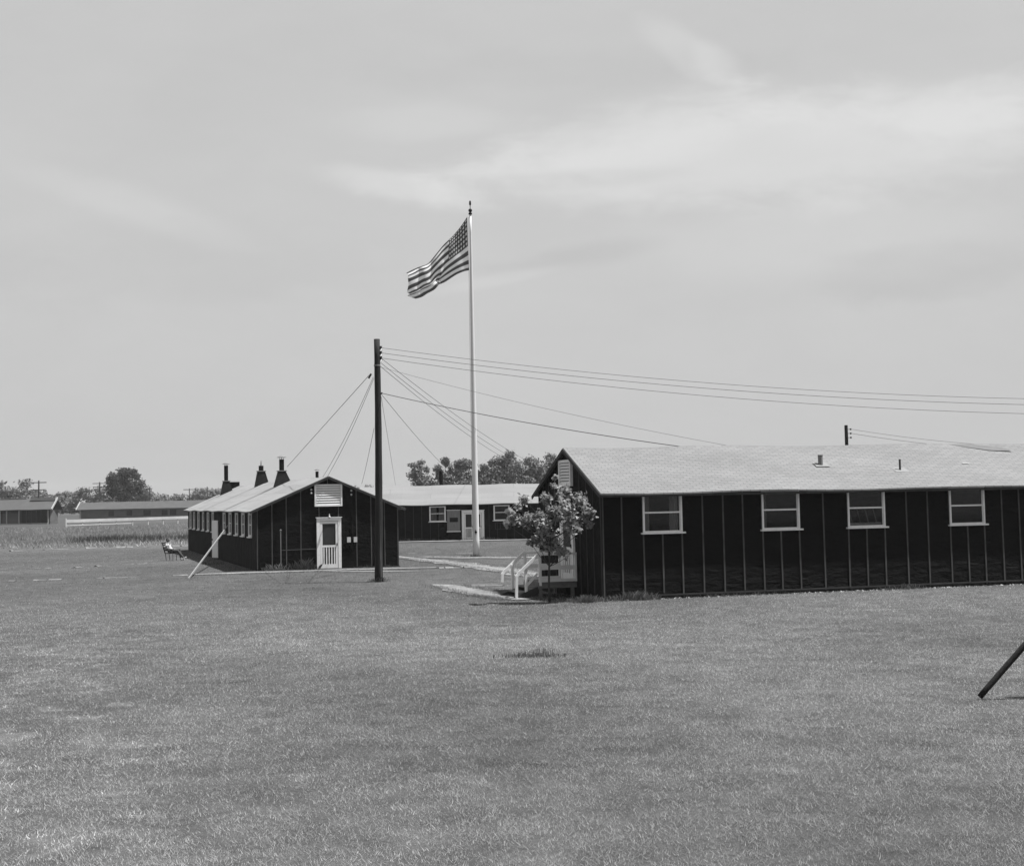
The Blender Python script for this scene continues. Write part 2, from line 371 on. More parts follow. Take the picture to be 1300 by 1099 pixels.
# ------------------------------------------------------------------ sky, sun, camera
def world():
    w = bpy.data.worlds.new('World'); scn.world = w; w.use_nodes = True
    nt = w.node_tree; N = nt.nodes; L = nt.links; bg = N['Background']
    sky = N.new('ShaderNodeTexSky'); sky.sky_type = 'NISHITA'; sky.sun_disc = False; sky.sun_elevation = SUN_EL
    sky.sun_rotation = math.pi / 2 - SUN_AZ; sky.dust_density = 4.0; sky.air_density = 1.0; sky.ozone_density = 1.0
    bw = N.new('ShaderNodeRGBToBW'); L.new(sky.outputs[0], bw.inputs[0])
    def m(op, a, b, c=None):
        x = N.new('ShaderNodeMath'); x.operation = op
        for i, q in enumerate((a, b, c)):
            if q is None: continue
            if isinstance(q, (int, float)): x.inputs[i].default_value = q
            else: L.new(q, x.inputs[i])
        return x.outputs[0]
    # the film's flat rendering of a hazy sky: compress the sky's own gradient
    flat = m('POWER', bw.outputs[0], SKY_POW); flat = m('ADD', m('MULTIPLY', flat, SKY_K), SKY_C)
    tc = N.new('ShaderNodeTexCoord'); sp = N.new('ShaderNodeSeparateXYZ'); L.new(tc.outputs['Generated'], sp.inputs[0])
    # clouds lie in a high flat sheet: direction / height
    zz = m('ADD', m('MAXIMUM', sp.outputs[2], 0.0), .10)
    u = m('DIVIDE', sp.outputs[0], zz); v = m('DIVIDE', sp.outputs[1], zz)
    cb = N.new('ShaderNodeCombineXYZ'); L.new(u, cb.inputs[0]); L.new(v, cb.inputs[1])
    def nz(s, d, st, off, dist=0.0, r=.55):
        mp = N.new('ShaderNodeMapping'); mp.inputs['Scale'].default_value = st; mp.inputs['Location'].default_value = off
        mp.inputs['Rotation'].default_value = (0, 0, R(-12)); L.new(cb.outputs[0], mp.inputs[0])
        n = N.new('ShaderNodeTexNoise'); n.inputs['Scale'].default_value = s; n.inputs['Detail'].default_value = d
        n.inputs['Roughness'].default_value = r; n.inputs['Distortion'].default_value = dist; L.new(mp.outputs[0], n.inputs['Vector']); return n.outputs['Fac']
    def rng_(x, a, b, lo, hi):
        q = N.new('ShaderNodeMapRange'); q.interpolation_type = 'SMOOTHSTEP'; L.new(x, q.inputs[0])
        for i, t in enumerate((a, b, lo, hi)): q.inputs[i + 1].default_value = t
        return q.outputs[0]
    # direction as tangents of bearing and height, looking along +Y; soft cloud bodies with noisy edges
    yy_ = m('MAXIMUM', sp.outputs[1], .08); pp = m('DIVIDE', sp.outputs[0], yy_); qq = m('DIVIDE', sp.outputs[2], yy_)
    def nd(sc_, st, off, d, r_=.55):
        c2 = N.new('ShaderNodeCombineXYZ'); L.new(pp, c2.inputs[0]); L.new(qq, c2.inputs[1])
        mp = N.new('ShaderNodeMapping'); mp.inputs['Scale'].default_value = st; mp.inputs['Location'].default_value = off; mp.inputs['Rotation'].default_value = (0, 0, R(8))
        L.new(c2.outputs[0], mp.inputs[0]); n = N.new('ShaderNodeTexNoise'); n.inputs['Scale'].default_value = sc_; n.inputs['Detail'].default_value = d; n.inputs['Roughness'].default_value = r_
        n.inputs['Distortion'].default_value = .35; L.new(mp.outputs[0], n.inputs['Vector']); return m('SUBTRACT', n.outputs['Fac'], .5)
    w1 = nd(7, (1, 2.2, 1), (3, 1, 0), 4); w2 = nd(22, (1, 2.6, 1), (5, 2, 0), 7, .62); w3_ = nd(5, (1, 1.8, 1), (9, 4, 0), 2)
    f = m('ADD', m('MULTIPLY', w3_, .10), m('MULTIPLY', w2, .05))
    for (cx, cy, rx, ry, rot, amp) in CLOUDS:
        a_ = R(rot); dx = m('SUBTRACT', pp, cx); dy = m('SUBTRACT', qq, cy)
        ex = m('DIVIDE', m('ADD', m('MULTIPLY', dx, math.cos(a_)), m('MULTIPLY', dy, math.sin(a_))), rx)
        ey = m('DIVIDE', m('SUBTRACT', m('MULTIPLY', dy, math.cos(a_)), m('MULTIPLY', dx, math.sin(a_))), ry)
        dd = m('ADD', m('SQRT', m('ADD', m('MULTIPLY', ex, ex), m('MULTIPLY', ey, ey)), None), m('ADD', m('MULTIPLY', w1, 1.5), m('MULTIPLY', w2, .9)))
        f = m('ADD', f, m('MULTIPLY', rng_(dd, .35, 1.25, 1, 0), amp * 1.45))
    tot = m('MULTIPLY', flat, m('ADD', f, 1.0))
    cc = N.new('ShaderNodeCombineColor')
    for i in range(3): L.new(tot, cc.inputs[i])
    L.new(cc.outputs[0], bg.inputs[0]); bg.inputs[1].default_value = SKY_STR
SKY_POW, SKY_K, SKY_C, SKY_STR = .35, .45, 2.24, .10
CLOUDS = [(0.1737, 0.2324, 0.2263, 0.0411, 4, 0.13), (0.0737, 0.2449, 0.1105, 0.0274, 10, 0.05), (0.2789, 0.2619, 0.1158, 0.0242, 2, 0.05), (0.1842, 0.1716, 0.1737, 0.0316, 0, 0.04), (-0.0684, 0.2124, 0.0684, 0.0116, -12, 0.1), (-0.2553, 0.2024, 0.1, 0.01508, -19, 0.045), (0.1211, 0.3045, 0.0316, 0.0137, -35, 0.06), (0.1447, 0.2924, 0.0211, 0.0116, -50, 0.05), (-0.0474, 0.2551, 0.0789, 0.0158, 0, 0.05), (0.0474, 0.2149, 0.0789, 0.0068, 2, -0.05), (0.0474, 0.1628, 0.0684, 0.0105, 8, -0.05), (0.2789, 0.1461, 0.0895, 0.0189, 8, -0.05), (-0.0053, 0.148, 0.0632, 0.0053, 10, 0.04), (-0.2368, 0.1641, 0.1579, 0.0316, 0, -0.02), (0.0263, 0.2905, 0.1579, 0.0158, 0, -0.02)]
world()
sd = bpy.data.lights.new('sun', 'SUN'); sd.energy = 5.0; sd.angle = R(.6); sd.color = (1, 1, 1)
so = bpy.data.objects.new('sun', sd); COL.objects.link(so)
sv = Vector((math.cos(SUN_EL) * math.cos(SUN_AZ), math.cos(SUN_EL) * math.sin(SUN_AZ), math.sin(SUN_EL)))
so.rotation_euler = sv.to_track_quat('Z', 'Y').to_euler(); so.location = (60, -10, 80)

p_, r_ = .0697, .0197
F = Vector((0, math.cos(p_), math.sin(p_))); U = Vector((0, -math.sin(p_), math.cos(p_))); RR = Vector((1, 0, 0))
cx_ = RR * math.cos(r_) - U * math.sin(r_); cu_ = RR * math.sin(r_) + U * math.cos(r_)
cd = bpy.data.cameras.new('camera'); co = bpy.data.objects.new('camera', cd); COL.objects.link(co)
mw = Matrix((cx_, cu_, -F)).transposed().to_4x4(); mw.translation = Vector((0, 0, 2.9)); co.matrix_world = mw
cd.sensor_width = 36; cd.lens = 36 * 1900 / 1300; cd.shift_y = -48.5 / 1300; cd.clip_start = .1; cd.clip_end = 8000
scn.camera = co
scn.view_settings.view_transform = 'Standard'; scn.view_settings.look = 'None'; scn.view_settings.gamma = 1
scn.view_settings.exposure = 1.0
scn.render.resolution_x = 1024; scn.render.resolution_y = 865
HAZE = .00015
scn.cycles.volume_bounces = 0
scn.cycles.max_bounces = 6; scn.cycles.transparent_max_bounces = 12

hz = MB(); hx = gx[-1] + 20; hb = MB().box(-hx, hx, gy[0] - 20, gy[-1] + 20, -1.2, 26)
M['haze'] = bpy.data.materials.new('haze_air'); M['haze'].use_nodes = True
_n = M['haze'].node_tree; _n.nodes.remove(_n.nodes['Principled BSDF']); _v = _n.nodes.new('ShaderNodeVolumePrincipled')
_v.inputs['Color'].default_value = (.8, .8, .8, 1); _v.inputs['Density'].default_value = HAZE; _v.inputs['Anisotropy'].default_value = .2
_n.links.new(_v.outputs[0], _n.nodes['Material Output'].inputs['Volume'])
tag(hb.build('haze', 'haze'), 'thin summer haze over the field', 'haze', kind='stuff')

# ------------------------------------------------------------------ building parts
def wall_grid(mb, u0, u1, z0, z1, holes, t=.1, axis='x', at=0.0, inward=1):
    """a wall with real openings; axis x: wall in the xz plane at y=at, thickness inwards"""
    us = sorted({u0, u1, *[h[0] for h in holes], *[h[1] for h in holes]}); zs = sorted({z0, z1, *[h[2] for h in holes], *[h[3] for h in holes]})
    for a, b in zip(us, us[1:]):
        run = None
        for c, d in zip(zs, zs[1:]):
            mu, mz = (a + b) / 2, (c + d) / 2
            if any(h[0] < mu < h[1] and h[2] < mz < h[3] for h in holes):
                if run: emit(mb, a, b, *run, t, axis, at, inward); run = None
            else: run = (run[0], d) if run else (c, d)
        if run: emit(mb, a, b, *run, t, axis, at, inward)
def emit(mb, a, b, c, d, t, axis, at, inward):
    lo, hi = sorted((at, at + inward * t))
    if axis == 'x': mb.box(a, b, lo, hi, c, d)
    else: mb.box(lo, hi, a, b, c, d)

def window(parent, x, z0, z1, w, at=(0, 0), rz=0, curtain=None, frame='frame', sill=True, ft=.052, mid=.52, out=.05):
    """double-hung window in its own local frame: x along the wall, -y outwards"""
    h = z1 - z0
    f = MB(); hw = w / 2
    f.box(-hw, -hw + ft, -out, .06, 0, h); f.box(hw - ft, hw, -out, .06, 0, h)
    f.box(-hw + ft, hw - ft, -out + .004, .06, h - ft, h); f.box(-hw + ft, hw - ft, -out + .004, .06, 0, ft * .8)
    o = f.build('window', frame, parent); o.location = (at[0], at[1], z0); o.rotation_euler = (0, 0, rz)
    s = MB(); zm = h * mid; s.box(-hw + ft, hw - ft, -out + .03, .03, zm - .023, zm + .023)
    s.box(-hw + ft, -hw + ft + .022, -.005, .035, ft * .8, h - ft); s.box(hw - ft - .022, hw - ft, -.005, .035, ft * .8, h - ft)
    s.build('sash', frame, o)
    MB().box(-hw + ft, hw - ft, .008, .014, ft * .8, h - ft).build('pane', 'glass', o)
    if sill: MB().box(-hw - .07, hw + .07, -out - .07, -out + .02, -.048, -.002).build('sill', frame, o)
    for c in (curtain or ()):                    # (x0, x1, z0, z1) as shares of the opening
        cm = MB(); n = 14
        for k in range(n):
            xa = -hw + ft + (w - 2 * ft) * (c[0] + (c[1] - c[0]) * k / n); xb = -hw + ft + (w - 2 * ft) * (c[0] + (c[1] - c[0]) * (k + 1) / n)
            ya = .11 + .02 * math.sin(k * 2.1); yb = .11 + .02 * math.sin((k + 1) * 2.1)
            if len(c) > 4 and c[4]:              # gathered towards the side lower down
                sx = c[4] * (w * .12) * 1.0
            else: sx = 0
            cm.poly([(xa + sx, ya, h * c[2]), (xb + sx, yb, h * c[2]), (xb, yb, h * c[3]), (xa, ya, h * c[3])])
        cm.build('curtain', 'curtain', o)
    return o

def louver(parent, w, h, at, z0, rz=0, frame='frame', slat='white', n=8, ft=.09):
    f = MB(); hw = w / 2
    f.box(-hw, -hw + ft, -.09, .0, 0, h); f.box(hw - ft, hw, -.09, .0, 0, h); f.box(-hw + ft, hw - ft, -.086, 0, h - ft, h); f.box(-hw + ft, hw - ft, -.086, 0, 0, ft)
    o = f.build('louver_vent', frame, parent); o.location = (at[0], at[1], z0); o.rotation_euler = (0, 0, rz)
    MB().box(-hw + ft, hw - ft, -.012, -.004, ft, h - ft).build('backing', 'dark', o)
    s = MB(); ih = (h - 2 * ft) / n
    for k in range(n):
        z = ft + ih * k; s.beam((-hw + ft, -.045, z + ih * .42), (hw - ft, -.045, z + ih * .42), .02, ih * .92, up=(0, .55, .85))
    s.build('slats', slat, o); return o

def screen_door(parent, w, h, at, z0, rz=0, casing=.13, leafs=1, slats=5, frame='white', split=.48, depth=.05):
    f = MB(); hw = w / 2
    f.box(-hw, -hw + casing, -.07, 0, 0, h); f.box(hw - casing, hw, -.07, 0, 0, h); f.box(-hw + casing, hw - casing, -.066, 0, h - casing, h)
    f.box(-hw - .04, hw + .04, -.10, 0, h, h + .03)
    o = f.build('door_casing', 'frame' if frame == 'white' else frame, parent); o.location = (at[0], at[1], z0); o.rotation_euler = (0, 0, rz)
    lw = (w - 2 * casing - .02) / leafs
    for i in range(leafs):
        x0 = -hw + casing + .01 + lw * i; x1 = x0 + lw - (.008 if leafs > 1 else 0); st = .105 if leafs == 1 else .085; H = h - casing - .015
        m = MB(); y0, y1 = -.058, -.018
        m.box(x0, x0 + st, y0, y1, .01, H); m.box(x1 - st, x1, y0, y1, .01, H)
        m.box(x0 + st, x1 - st, y0 + .002, y1, H - st, H); m.box(x0 + st, x1 - st, y0 + .002, y1, .01, .01 + st * 1.7)
        zm = H * split - .02; m.box(x0 + st, x1 - st, y0 + .002, y1, zm - .045, zm + .045)
        d = m.build('screen_door', frame, o)
        MB().box(x0 + st, x1 - st, -.036, -.030, zm + .045, H - st).build('screen', 'screen', d)
        MB().box(x0 + st, x1 - st, -.014, -.008, .01, H - st).build('dark_backing', 'dark', d)  # near-black sheet paints the unlit room behind the closed door
        s = MB(); iw = (x1 - x0 - 2 * st); n = slats
        for k in range(n):
            xc = x0 + st + iw * (k + .5) / n; s.box(xc - iw / n * .22, xc + iw / n * .22, y0 + .006, y1, .01 + st * 1.7, zm - .045)
        s.build('slats', frame, d)
        # rails seen through the screen
        r = MB()
        for k in range(2): r.box(x0 + st, x1 - st, -.030, -.022, zm + .045 + (H - st - zm) * (.16 + .10 * k), zm + .045 + (H - st - zm) * (.16 + .10 * k) + .012)
        r.build('crossbar', 'greywood', d)
        MB().box(x1 - st * .6, x1 - st * .35, -.085, y0, zm + .02, zm + .14).build('handle', 'blackmetal', d)
    return o

def roof_mesh(mb, x0, x1, y_eave, y_ridge, y_eave2, z_e, z_r, t=.05, axis='x'):
    """chevron section extruded along axis, thickness t below the top line"""
    pts = [(y_eave, z_e), (y_ridge, z_r), (y_eave2, z_e), (y_eave2, z_e - t), (y_ridge, z_r - t), (y_eave, z_e - t)]
    def P(l, a): return (l, a[0], a[1]) if axis == 'x' else (a[0], l, a[1])
    nseg = 24; xs = [x0 + (x1 - x0) * k / nseg for k in range(nseg + 1)]
    i0 = len(mb.v)
    for k, x in enumerate(xs):
        sag = -.03 * math.sin(k * 1.3 + .4 * math.sin(k * 2.9)) * (0 < k < nseg)
        for j, a in enumerate(pts): mb.v.append(P(x, (a[0], a[1] + (sag if j in (1, 4) else sag * .75))))
    for k in range(nseg):
        for j in range(6):
            a = i0 + k * 6 + j; b = i0 + k * 6 + (j + 1) % 6; mb.f.append((a, a + 6, b + 6, b)); mb.m.append(0)
    mb.poly([P(x0, a) for a in (pts[0], pts[1], pts[4], pts[5])]); mb.poly([P(x0, a) for a in (pts[1], pts[2], pts[3], pts[4])])
    mb.poly([P(x1, a) for a in (pts[0], pts[1], pts[4], pts[5])]); mb.poly([P(x1, a) for a in (pts[1], pts[2], pts[3], pts[4])])

def gable_wall(mb, w, z_e, z_r, axis='x', at=0, t=.1, holes=()):
    """gable end: rectangle boxes plus a triangle prism"""
    wall_grid(mb, 0, w, -.15, z_e, [h for h in holes], t, axis, at, 1 if t > 0 else -1)
    lo, hi = at, at + t
    def P(u, d, z): return (u, d, z) if axis == 'x' else (d, u, z)
    tri = [(0, z_e), (w, z_e), (w / 2, z_r)]
    for d in (lo, hi): mb.poly([P(u, d, z) for u, z in tri])
    for (a, b) in ((1, 2), (2, 0)): mb.poly([P(tri[a][0], lo, tri[a][1]), P(tri[b][0], lo, tri[b][1]), P(tri[b][0], hi, tri[b][1]), P(tri[a][0], hi, tri[a][1])])

# ------------------------------------------------------------------ right hut
RB = empty('tarpaper_hut', (2.474, 42.58, 0), .280, 'long black tar paper hut with pale shingle roof, four windows and a railed stair', 'hut')
W, L1, ze, zr = 6.1, 34.0, 3.0, 4.41; sl = (zr - ze) / (W / 2 + .3)
wins = [(1.23, 2.44, ((0, .17, .02, .97), (.74, .97, .02, .97, 0))), (4.95, 6.16, ((.02, .13, .02, .97),)), (7.74, 8.98, ()), (11.18, 12.4, ((0, .08, .02, .97),)),
        (16.2, 17.4, ()), (21.5, 22.7, ()), (26.6, 27.8, ())]
zw0, zw1 = 1.88, 2.985
m = MB(); holes = [(a + .06, b - .06, zw0 + .02, zw1 - .06) for a, b, c in wins]
wall_grid(m, 0, L1, -.15, ze + .10, holes, .1, 'x', 0)
m.build('long_wall', 'tar', RB)
m = MB(); wall_grid(m, 0, L1, -.15, ze + .10, [], .1, 'x', W - .1); m.build('rear_wall', 'tar', RB)
m = MB(); gable_wall(m, W, ze + .1, zr - .07, 'y', -.004, .1); m.build('gable_wall', 'tar_end', RB)
m = MB(); gable_wall(m, W, ze + .1, zr - .07, 'y', L1 - .1, .104); m.build('gable_wall', 'tar_end', RB)
MB().box(.11, L1 - .11, .11, W - .11, .5, .55).build('floor', 'floor', RB)
m = MB(); roof_mesh(m, -.12, L1 + .1, -.3, W / 2, W + .3, ze + .02, zr + .02, .045, 'x'); roofR = m.build('roof', 'shingle', RB)
m = MB()   # rake boards, fascia
for (y0, y1) in ((-.29, W / 2), (W + .29, W / 2)):
    m.beam((-.135, y0, ze - .065), (-.135, y1, zr - .065), .025, .11, up=(0, 0, 1))
m.box(-.12, L1, -.285, -.265, ze - .10, ze - .03)
m.build('rake_board', 'batten_dark', RB)
# battens on the long wall
bx = [.03, .60, 3.08, 3.72, 4.35, 6.94, 9.71, 10.43, 13.02, 13.62, 14.25, 14.9, 15.55, 18.1, 18.8, 19.5, 20.2, 20.9, 23.3, 24, 24.7, 25.4, 26, 28.4, 29, 29.7, 30.4, 31, 31.7, 32.4, 33.2]
m = MB(); rr = random.Random(3)
def batten(mb, x, z0, z1, at=0, axis='x', w=.042, t=.022):
    x += rr.uniform(-.008, .008); lean = rr.uniform(-.012, .012)
    if axis == 'x': mb.beam((x + lean, at - t / 2, z0), (x, at - t / 2, z1), w, t, up=(0, 1, 0))
    else: mb.beam((at - t / 2, x + lean, z0), (at - t / 2, x, z1), t, w, up=(0, 1, 0))
for x in bx: batten(m, x, .10 + rr.uniform(-.05, .06), ze - .02)
for a, b, c in wins:
    for x in (a + .02, (a + b) / 2, b - .01): batten(m, x, .10 + rr.uniform(-.05, .06), zw0 - .06)
m.build('batten_trim', 'batten', RB)
m = MB()   # laths on the gable
for k in range(1, 10):
    y = .09 + .6 * k; zt = ze + .1 + (sl * min(y, W - y)) - .02
    if 2.4 < y < 3.75:
        batten(m, y, 2.68, 3.20, -.004, 'y'); 
        continue
    batten(m, y, .05, zt, -.004, 'y')
batten(m, .05, 0, ze + .05, -.004, 'y', .07)
m.build('batten_trim', 'batten_dark', RB)
m = MB(); m.beam((0, -.03, .09), (14, -.03, .11), .03, .045); m.beam((14, -.03, .11), (L1, -.03, .09), .03, .045); m.build('skirt_board', 'batten_dark', RB)
for i, (a, b, c) in enumerate(wins):
    o = window(RB, 0, zw0, zw1, b - a, at=((a + b) / 2, 0), curtain=c, mid=.51)
    if i == 2:
        s = MB()
        for k in range(5): s.beam((-.52 + .27 * k, .09, .52), (-.40 + .27 * k, .09, .06), .035, .01, up=(0, 1, 0))
        s.build('slant_strips', 'greywood', o)  # slanted grey strips set behind the lower sash
        MB().box(-.54, .54, .05, .10, .055, .12).build('sash', 'frame', o)
louver(RB, 1.16, .80, (-.004, 3.08), 3.26, rz=-math.pi / 2, n=7, ft=.08)
screen_door(RB, 1.24, 2.1, (-.004, 3.06), .46, rz=-math.pi / 2, casing=.12, slats=4)
# roof pipes
for (x, y, z, h, r) in ((7.7, 1.5, 3.76, .30, .075), (10.15, 1.0, 3.545, .34, .032), (17.3, 1.5, 3.76, .30, .07)):
    m = MB(); m.tube([(x, y, z - .1), (x, y, z + h)], r, 12); m.tube([(x, y, z + h), (x, y, z + h + .015)], r * 1.15, 12); o = m.build('roof_pipe', 'greymetal' if r > .05 else 'farpole', RB, smooth=False)
    f = MB(); zc = lambda yy_: ze + .02 + sl * (yy_ + .3) + .012
    f.poly([(x - .22, y - .16, zc(y - .16)), (x + .26, y - .16, zc(y - .16)), (x + .22, y + .16, zc(y + .16)), (x - .2, y + .16, zc(y + .16))]); f.build('flashing', 'plank', o)
m = MB()   # bared patch near the ridge and a lifted shingle
zc = lambda yy_: ze + .02 + sl * (yy_ + .3) + .016
m.poly([(13.2, 2.96, zc(2.96)), (13.7, 2.70, zc(2.70)), (14.3, 2.45, zc(2.45)), (15.1, 2.35, zc(2.35)), (15.0, 2.60, zc(2.60)), (14.4, 2.85, zc(2.85)), (13.9, 2.98, zc(2.98))])
m.build('bare_roof_patch', 'weathered', RB)
MB().poly([(12.6, 1.36, zc(1.36) + .03), (12.85, 1.36, zc(1.36) + .03), (12.83, 1.46, zc(1.46)), (12.6, 1.46, zc(1.46))]).build('loose_shingle', 'white', RB)
# porch: landing, steps, rails in front of the gable door
PO = empty('porch_stair', (2.474, 42.58, 0), .280, 'small wooden landing and steps with white handrails at the gable door', 'porch')
m = MB()
for k in range(8): m.box(-1.2 + k * .148, -1.2 + k * .148 + .14, 2.28, 3.86, .40, .44)
m.build('landing', 'deckwood', PO)
m = MB(); m.box(-1.2, -.03, 2.27, 2.305, .26, .398); m.box(-1.2, -.03, 3.83, 3.865, .26, .398); m.box(-1.22, -1.19, 2.306, 3.83, .26, .398)
m.box(-.75, -.70, 2.31, 3.82, .12, .25); m.build('joist', 'deckwood', PO)
m = MB()
for x in (-1.15, -.15):
    for y in (2.35, 3.78): MB().box(x - .05, x + .05, y - .045, y + .045, -.1, .39).build('pier', 'deckwood', PO)
for k in range(2):
    m = MB(); z = .27 - .14 * k; x = -1.46 - .27 * k; m.box(x - .03, x + .27, 2.36, 3.76, z, z + .04); m.build('step', 'deckwood', PO)
for y in (2.33, 3.77): MB().beam((-1.2, y, .22), (-1.93, y, -.06), .04, .2, up=(0, 0, 1)).build('stringer', 'batten_dark', PO)
for (y, s) in ((2.30, 1), (3.84, -1)):
    rt = 1.26
    MB().beam((-1.16, y, .44 - .10), (-1.16, y, rt - .03), .075, .075).build('rail_post', 'white', PO); MB().beam((-.05, y, .44), (-.05, y, rt - .03), .06, .075).build('rail_post', 'white', PO)
    m = MB(); m.box(-1.22, -.02, y - .045, y + .045, rt - .03, rt + .03); m.box(-1.12, -.08, y - .02, y + .02, .80, .92); m.box(-1.19, -.02, y - .03, y + .03, .445, .53); m.build('rail', 'white', PO)
    m = MB(); m.beam((-1.20, y, rt), (-1.80, y, .74), .05, .085); m.beam((-1.80, y, .74), (-1.90, y, .62), .05, .085); m.build('handrail', 'white', PO)
    MB().beam((-1.58, y + .05 * s, -.05), (-1.58, y + .05 * s, .92), .07, .07).build('rail_post', 'white', PO)
    MB().beam((-1.90, y, -.05 if s > 0 else .40), (-1.88, y, .66), .075, .075).build('rail_post', 'white', PO)
    if s > 0: MB().beam((-1.22, y + .04, .70), (-1.56, y + .04, .36), .03, .07).build('rail_brace', 'white', PO)
for x, y in ((-2.02, 3.0), ):
    pass

# ------------------------------------------------------------------ left hut
LB = empty('tarpaper_hut', (-11.34, 66.0, 0), .300, 'black tar paper hut seen gable on, with screen door, white louver and tapered roof flues', 'hut')
W, L2, ze, zr = 6.38, 34.2, 2.58, 4.08; sl = (zr - ze) / (W / 2 + .3)
sw = [2.12, 4.71, 7.25, 9.98, 12.67, 18.3, 21.0, 23.8, 26.8, 29.7, 32.2]
hl = [(y - .52, y + .52, 1.48, 2.50) for y in sw]
m = MB(); wall_grid(m, .0, L2, -.15, ze + .10, hl, .1, 'y', 0); m.build('long_wall', 'tar_end', LB)
m = MB(); wall_grid(m, .0, L2, -.15, ze + .10, [], .1, 'y', W - .1); m.build('rear_wall', 'tar_end', LB)
m = MB(); gable_wall(m, W, ze + .1, zr - .07, 'x', -.004, .1); m.build('gable_wall', 'tar_end', LB)
m = MB(); gable_wall(m, W, ze + .1, zr - .07, 'x', L2 - .1, .104); m.build('gable_wall', 'tar_end', LB)
MB().box(.11, W - .11, .11, L2 - .11, .1, .14).build('floor', 'floor', LB)
m = MB(); roof_mesh(m, -.14, L2 + .3, -.3, W / 2, W + .3, ze + .02, zr + .02, .05, 'y'); m.build('roof', 'rollroof', LB)
m = MB()
for (x0, x1) in ((-.31, W / 2), (W + .31, W / 2)): m.beam((x0, -.155, ze - .055), (x1, -.155, zr - .055), .025, .10, up=(0, 0, 1))
m.build('rake_board', 'batten_dark', LB)
m = MB()
for x in (.03, .68, 1.31, 1.95, 4.46, 5.11, 5.73, 6.34): batten(m, x, .05, ze + .08 + sl * min(x, W - x))
batten(m, 2.76, 2.28, 2.74); batten(m, 3.64, 2.28, 2.74); batten(m, 3.17, 3.72, zr - .1)
m.beam((1.08, -.012, .86), (2.62, -.012, .88), .012, .03)
m.build('batten_trim', 'batten', LB)
m = MB()
for k in range(1, 56):
    y = .05 + .61 * k
    if y > L2: break
    if any(abs(y - s) < .55 for s in sw): batten(m, y, 0, 1.40, 0, 'y', w=.035)
    elif not 14.9 < y < 16.4: batten(m, y, 0, ze, 0, 'y', w=.035)
m.build('batten_trim', 'batten_dark', LB)
for y in sw: window(LB, 0, 1.44, 2.52, 1.08, at=(0, y), rz=-math.pi / 2, ft=.10, mid=.5, out=.035)
louver(LB, 1.24, .98, (3.19, -.004), 2.75, n=8, ft=.07)
screen_door(LB, 1.10, 2.24, (3.2, -.004), .0, casing=.14, slats=5)
# open door on the long side
d = MB(); d.box(-.86, 0, -.02, .02, .08, 2.08); dl = d.build('open_door', 'white', LB); dl.location = (-.04, 15.45, 0); dl.rotation_euler = (0, 0, R(-75))
MB().box(-.80, -.74, -.045, -.02, 1.0, 1.1).build('handle', 'blackmetal', dl)
MB().box(-.03, -.004, 15.4, 16.4, .05, 2.05).build('doorway_dark', 'dark', LB)  # near-black slab on the unbroken wall, paints the unlit inside
# little fittings on the gable
for x0, x1 in ((4.01, 4.17), (4.31, 4.46)): MB().box(x0, x1, -.10, -.01, 1.13, 1.36).build('meter_box', 'meter', LB)
m = MB(); m.tube([(4.24, -.03, 1.0), (4.24, -.03, 3.25)], .018, 8); m.tube([(4.09, -.04, 1.12), (4.09, -.04, 1.0), (4.4, -.04, 1.0), (4.4, -.04, 1.12)], .014, 6)
m.box(4.16, 4.30, -.07, -.01, .83, .97); m.build('conduit', 'blackmetal', LB)
for x, z in ((4.22, 3.25), (4.22, 3.43), (2.42, 3.35), (2.42, 3.5)): MB().ball((x, -.09, z), .045, 6).build('insulator', 'meter', LB)
m = MB(); m.tube([(3.2, -.06, 2.27), (3.2, -.22, 2.40), (3.2, -.25, 2.30)], .02, 6); m.ball((3.2, -.25, 2.27), .05, 6); m.build('door_lamp', 'meter', LB)
m = MB(); m.tube([(1.04, -.10, -.05), (1.04, -.10, 1.72)], .022, 8); m.ball((1.04, -.10, 1.74), .045, 6); m.build('standpipe', 'greymetal', LB)
# flues with tapered hoods
zt = lambda x: ze + .02 + sl * (x + .3)
def flue(x, y, bw, hh, sw_, sh, cap=True):
    z = zt(x); o = MB(); b, t = bw / 2, sw_ * .75
    lo = [(x - b, y - b, zt(x - b) - .03), (x + b, y - b, zt(x + b) - .03), (x + b, y + b, zt(x + b) - .03), (x - b, y + b, zt(x - b) - .03)]
    zt_ = z + hh; up = [(x - t, y - t, zt_), (x + t, y - t, zt_), (x + t, y + t, zt_), (x - t, y + t, zt_)]
    for k in range(4): o.poly([lo[k], lo[(k + 1) % 4], up[(k + 1) % 4], up[k]])
    o.poly(up); f = o.build('flue_hood', 'hoodmetal', LB)
    c = MB(); c.box(x - t - .05, x + t + .05, y - t - .05, y + t + .05, zt_, zt_ + .045); c.build('collar', 'greymetal', f)
    s = MB(); s.tube([(x, y, zt_ + .04), (x, y, zt_ + sh)], sw_ / 2, 14); s.build('stack', 'blackmetal', f, smooth=False)
    if cap:
        k = MB(); k.tube([(x, y, zt_ + sh + .09), (x, y, zt_ + sh + .11), (x, y, zt_ + sh + .21)], [sw_ * .93, sw_ * .95, .03], 16)
        for dx, dy in ((.1, 0), (-.1, 0), (0, .1), (0, -.1)): k.beam((x + dx, y + dy, zt_ + sh - .02), (x + dx, y + dy, zt_ + sh + .12), .02, .02)
        k.build('cap', 'greymetal', f)
    else: MB().tube([(x, y, zt_ + sh), (x, y, zt_ + sh + .03), (x, y, zt_ + sh + .3)], [.05, .04, .015], 8).build('cap', 'greymetal', f)
flue(2.75, 11.0, .80, .66, .25, .62)
flue(3.10, 21.5, .74, .74, .28, .34, False)
flue(2.20, 31.6, .74, .74, .26, 1.02)
m = MB(); m.tube([(3.42, 4.2, 4.0), (3.42, 4.2, 4.40)], .075, 12); o = m.build('flue_pipe', 'blackmetal', LB)
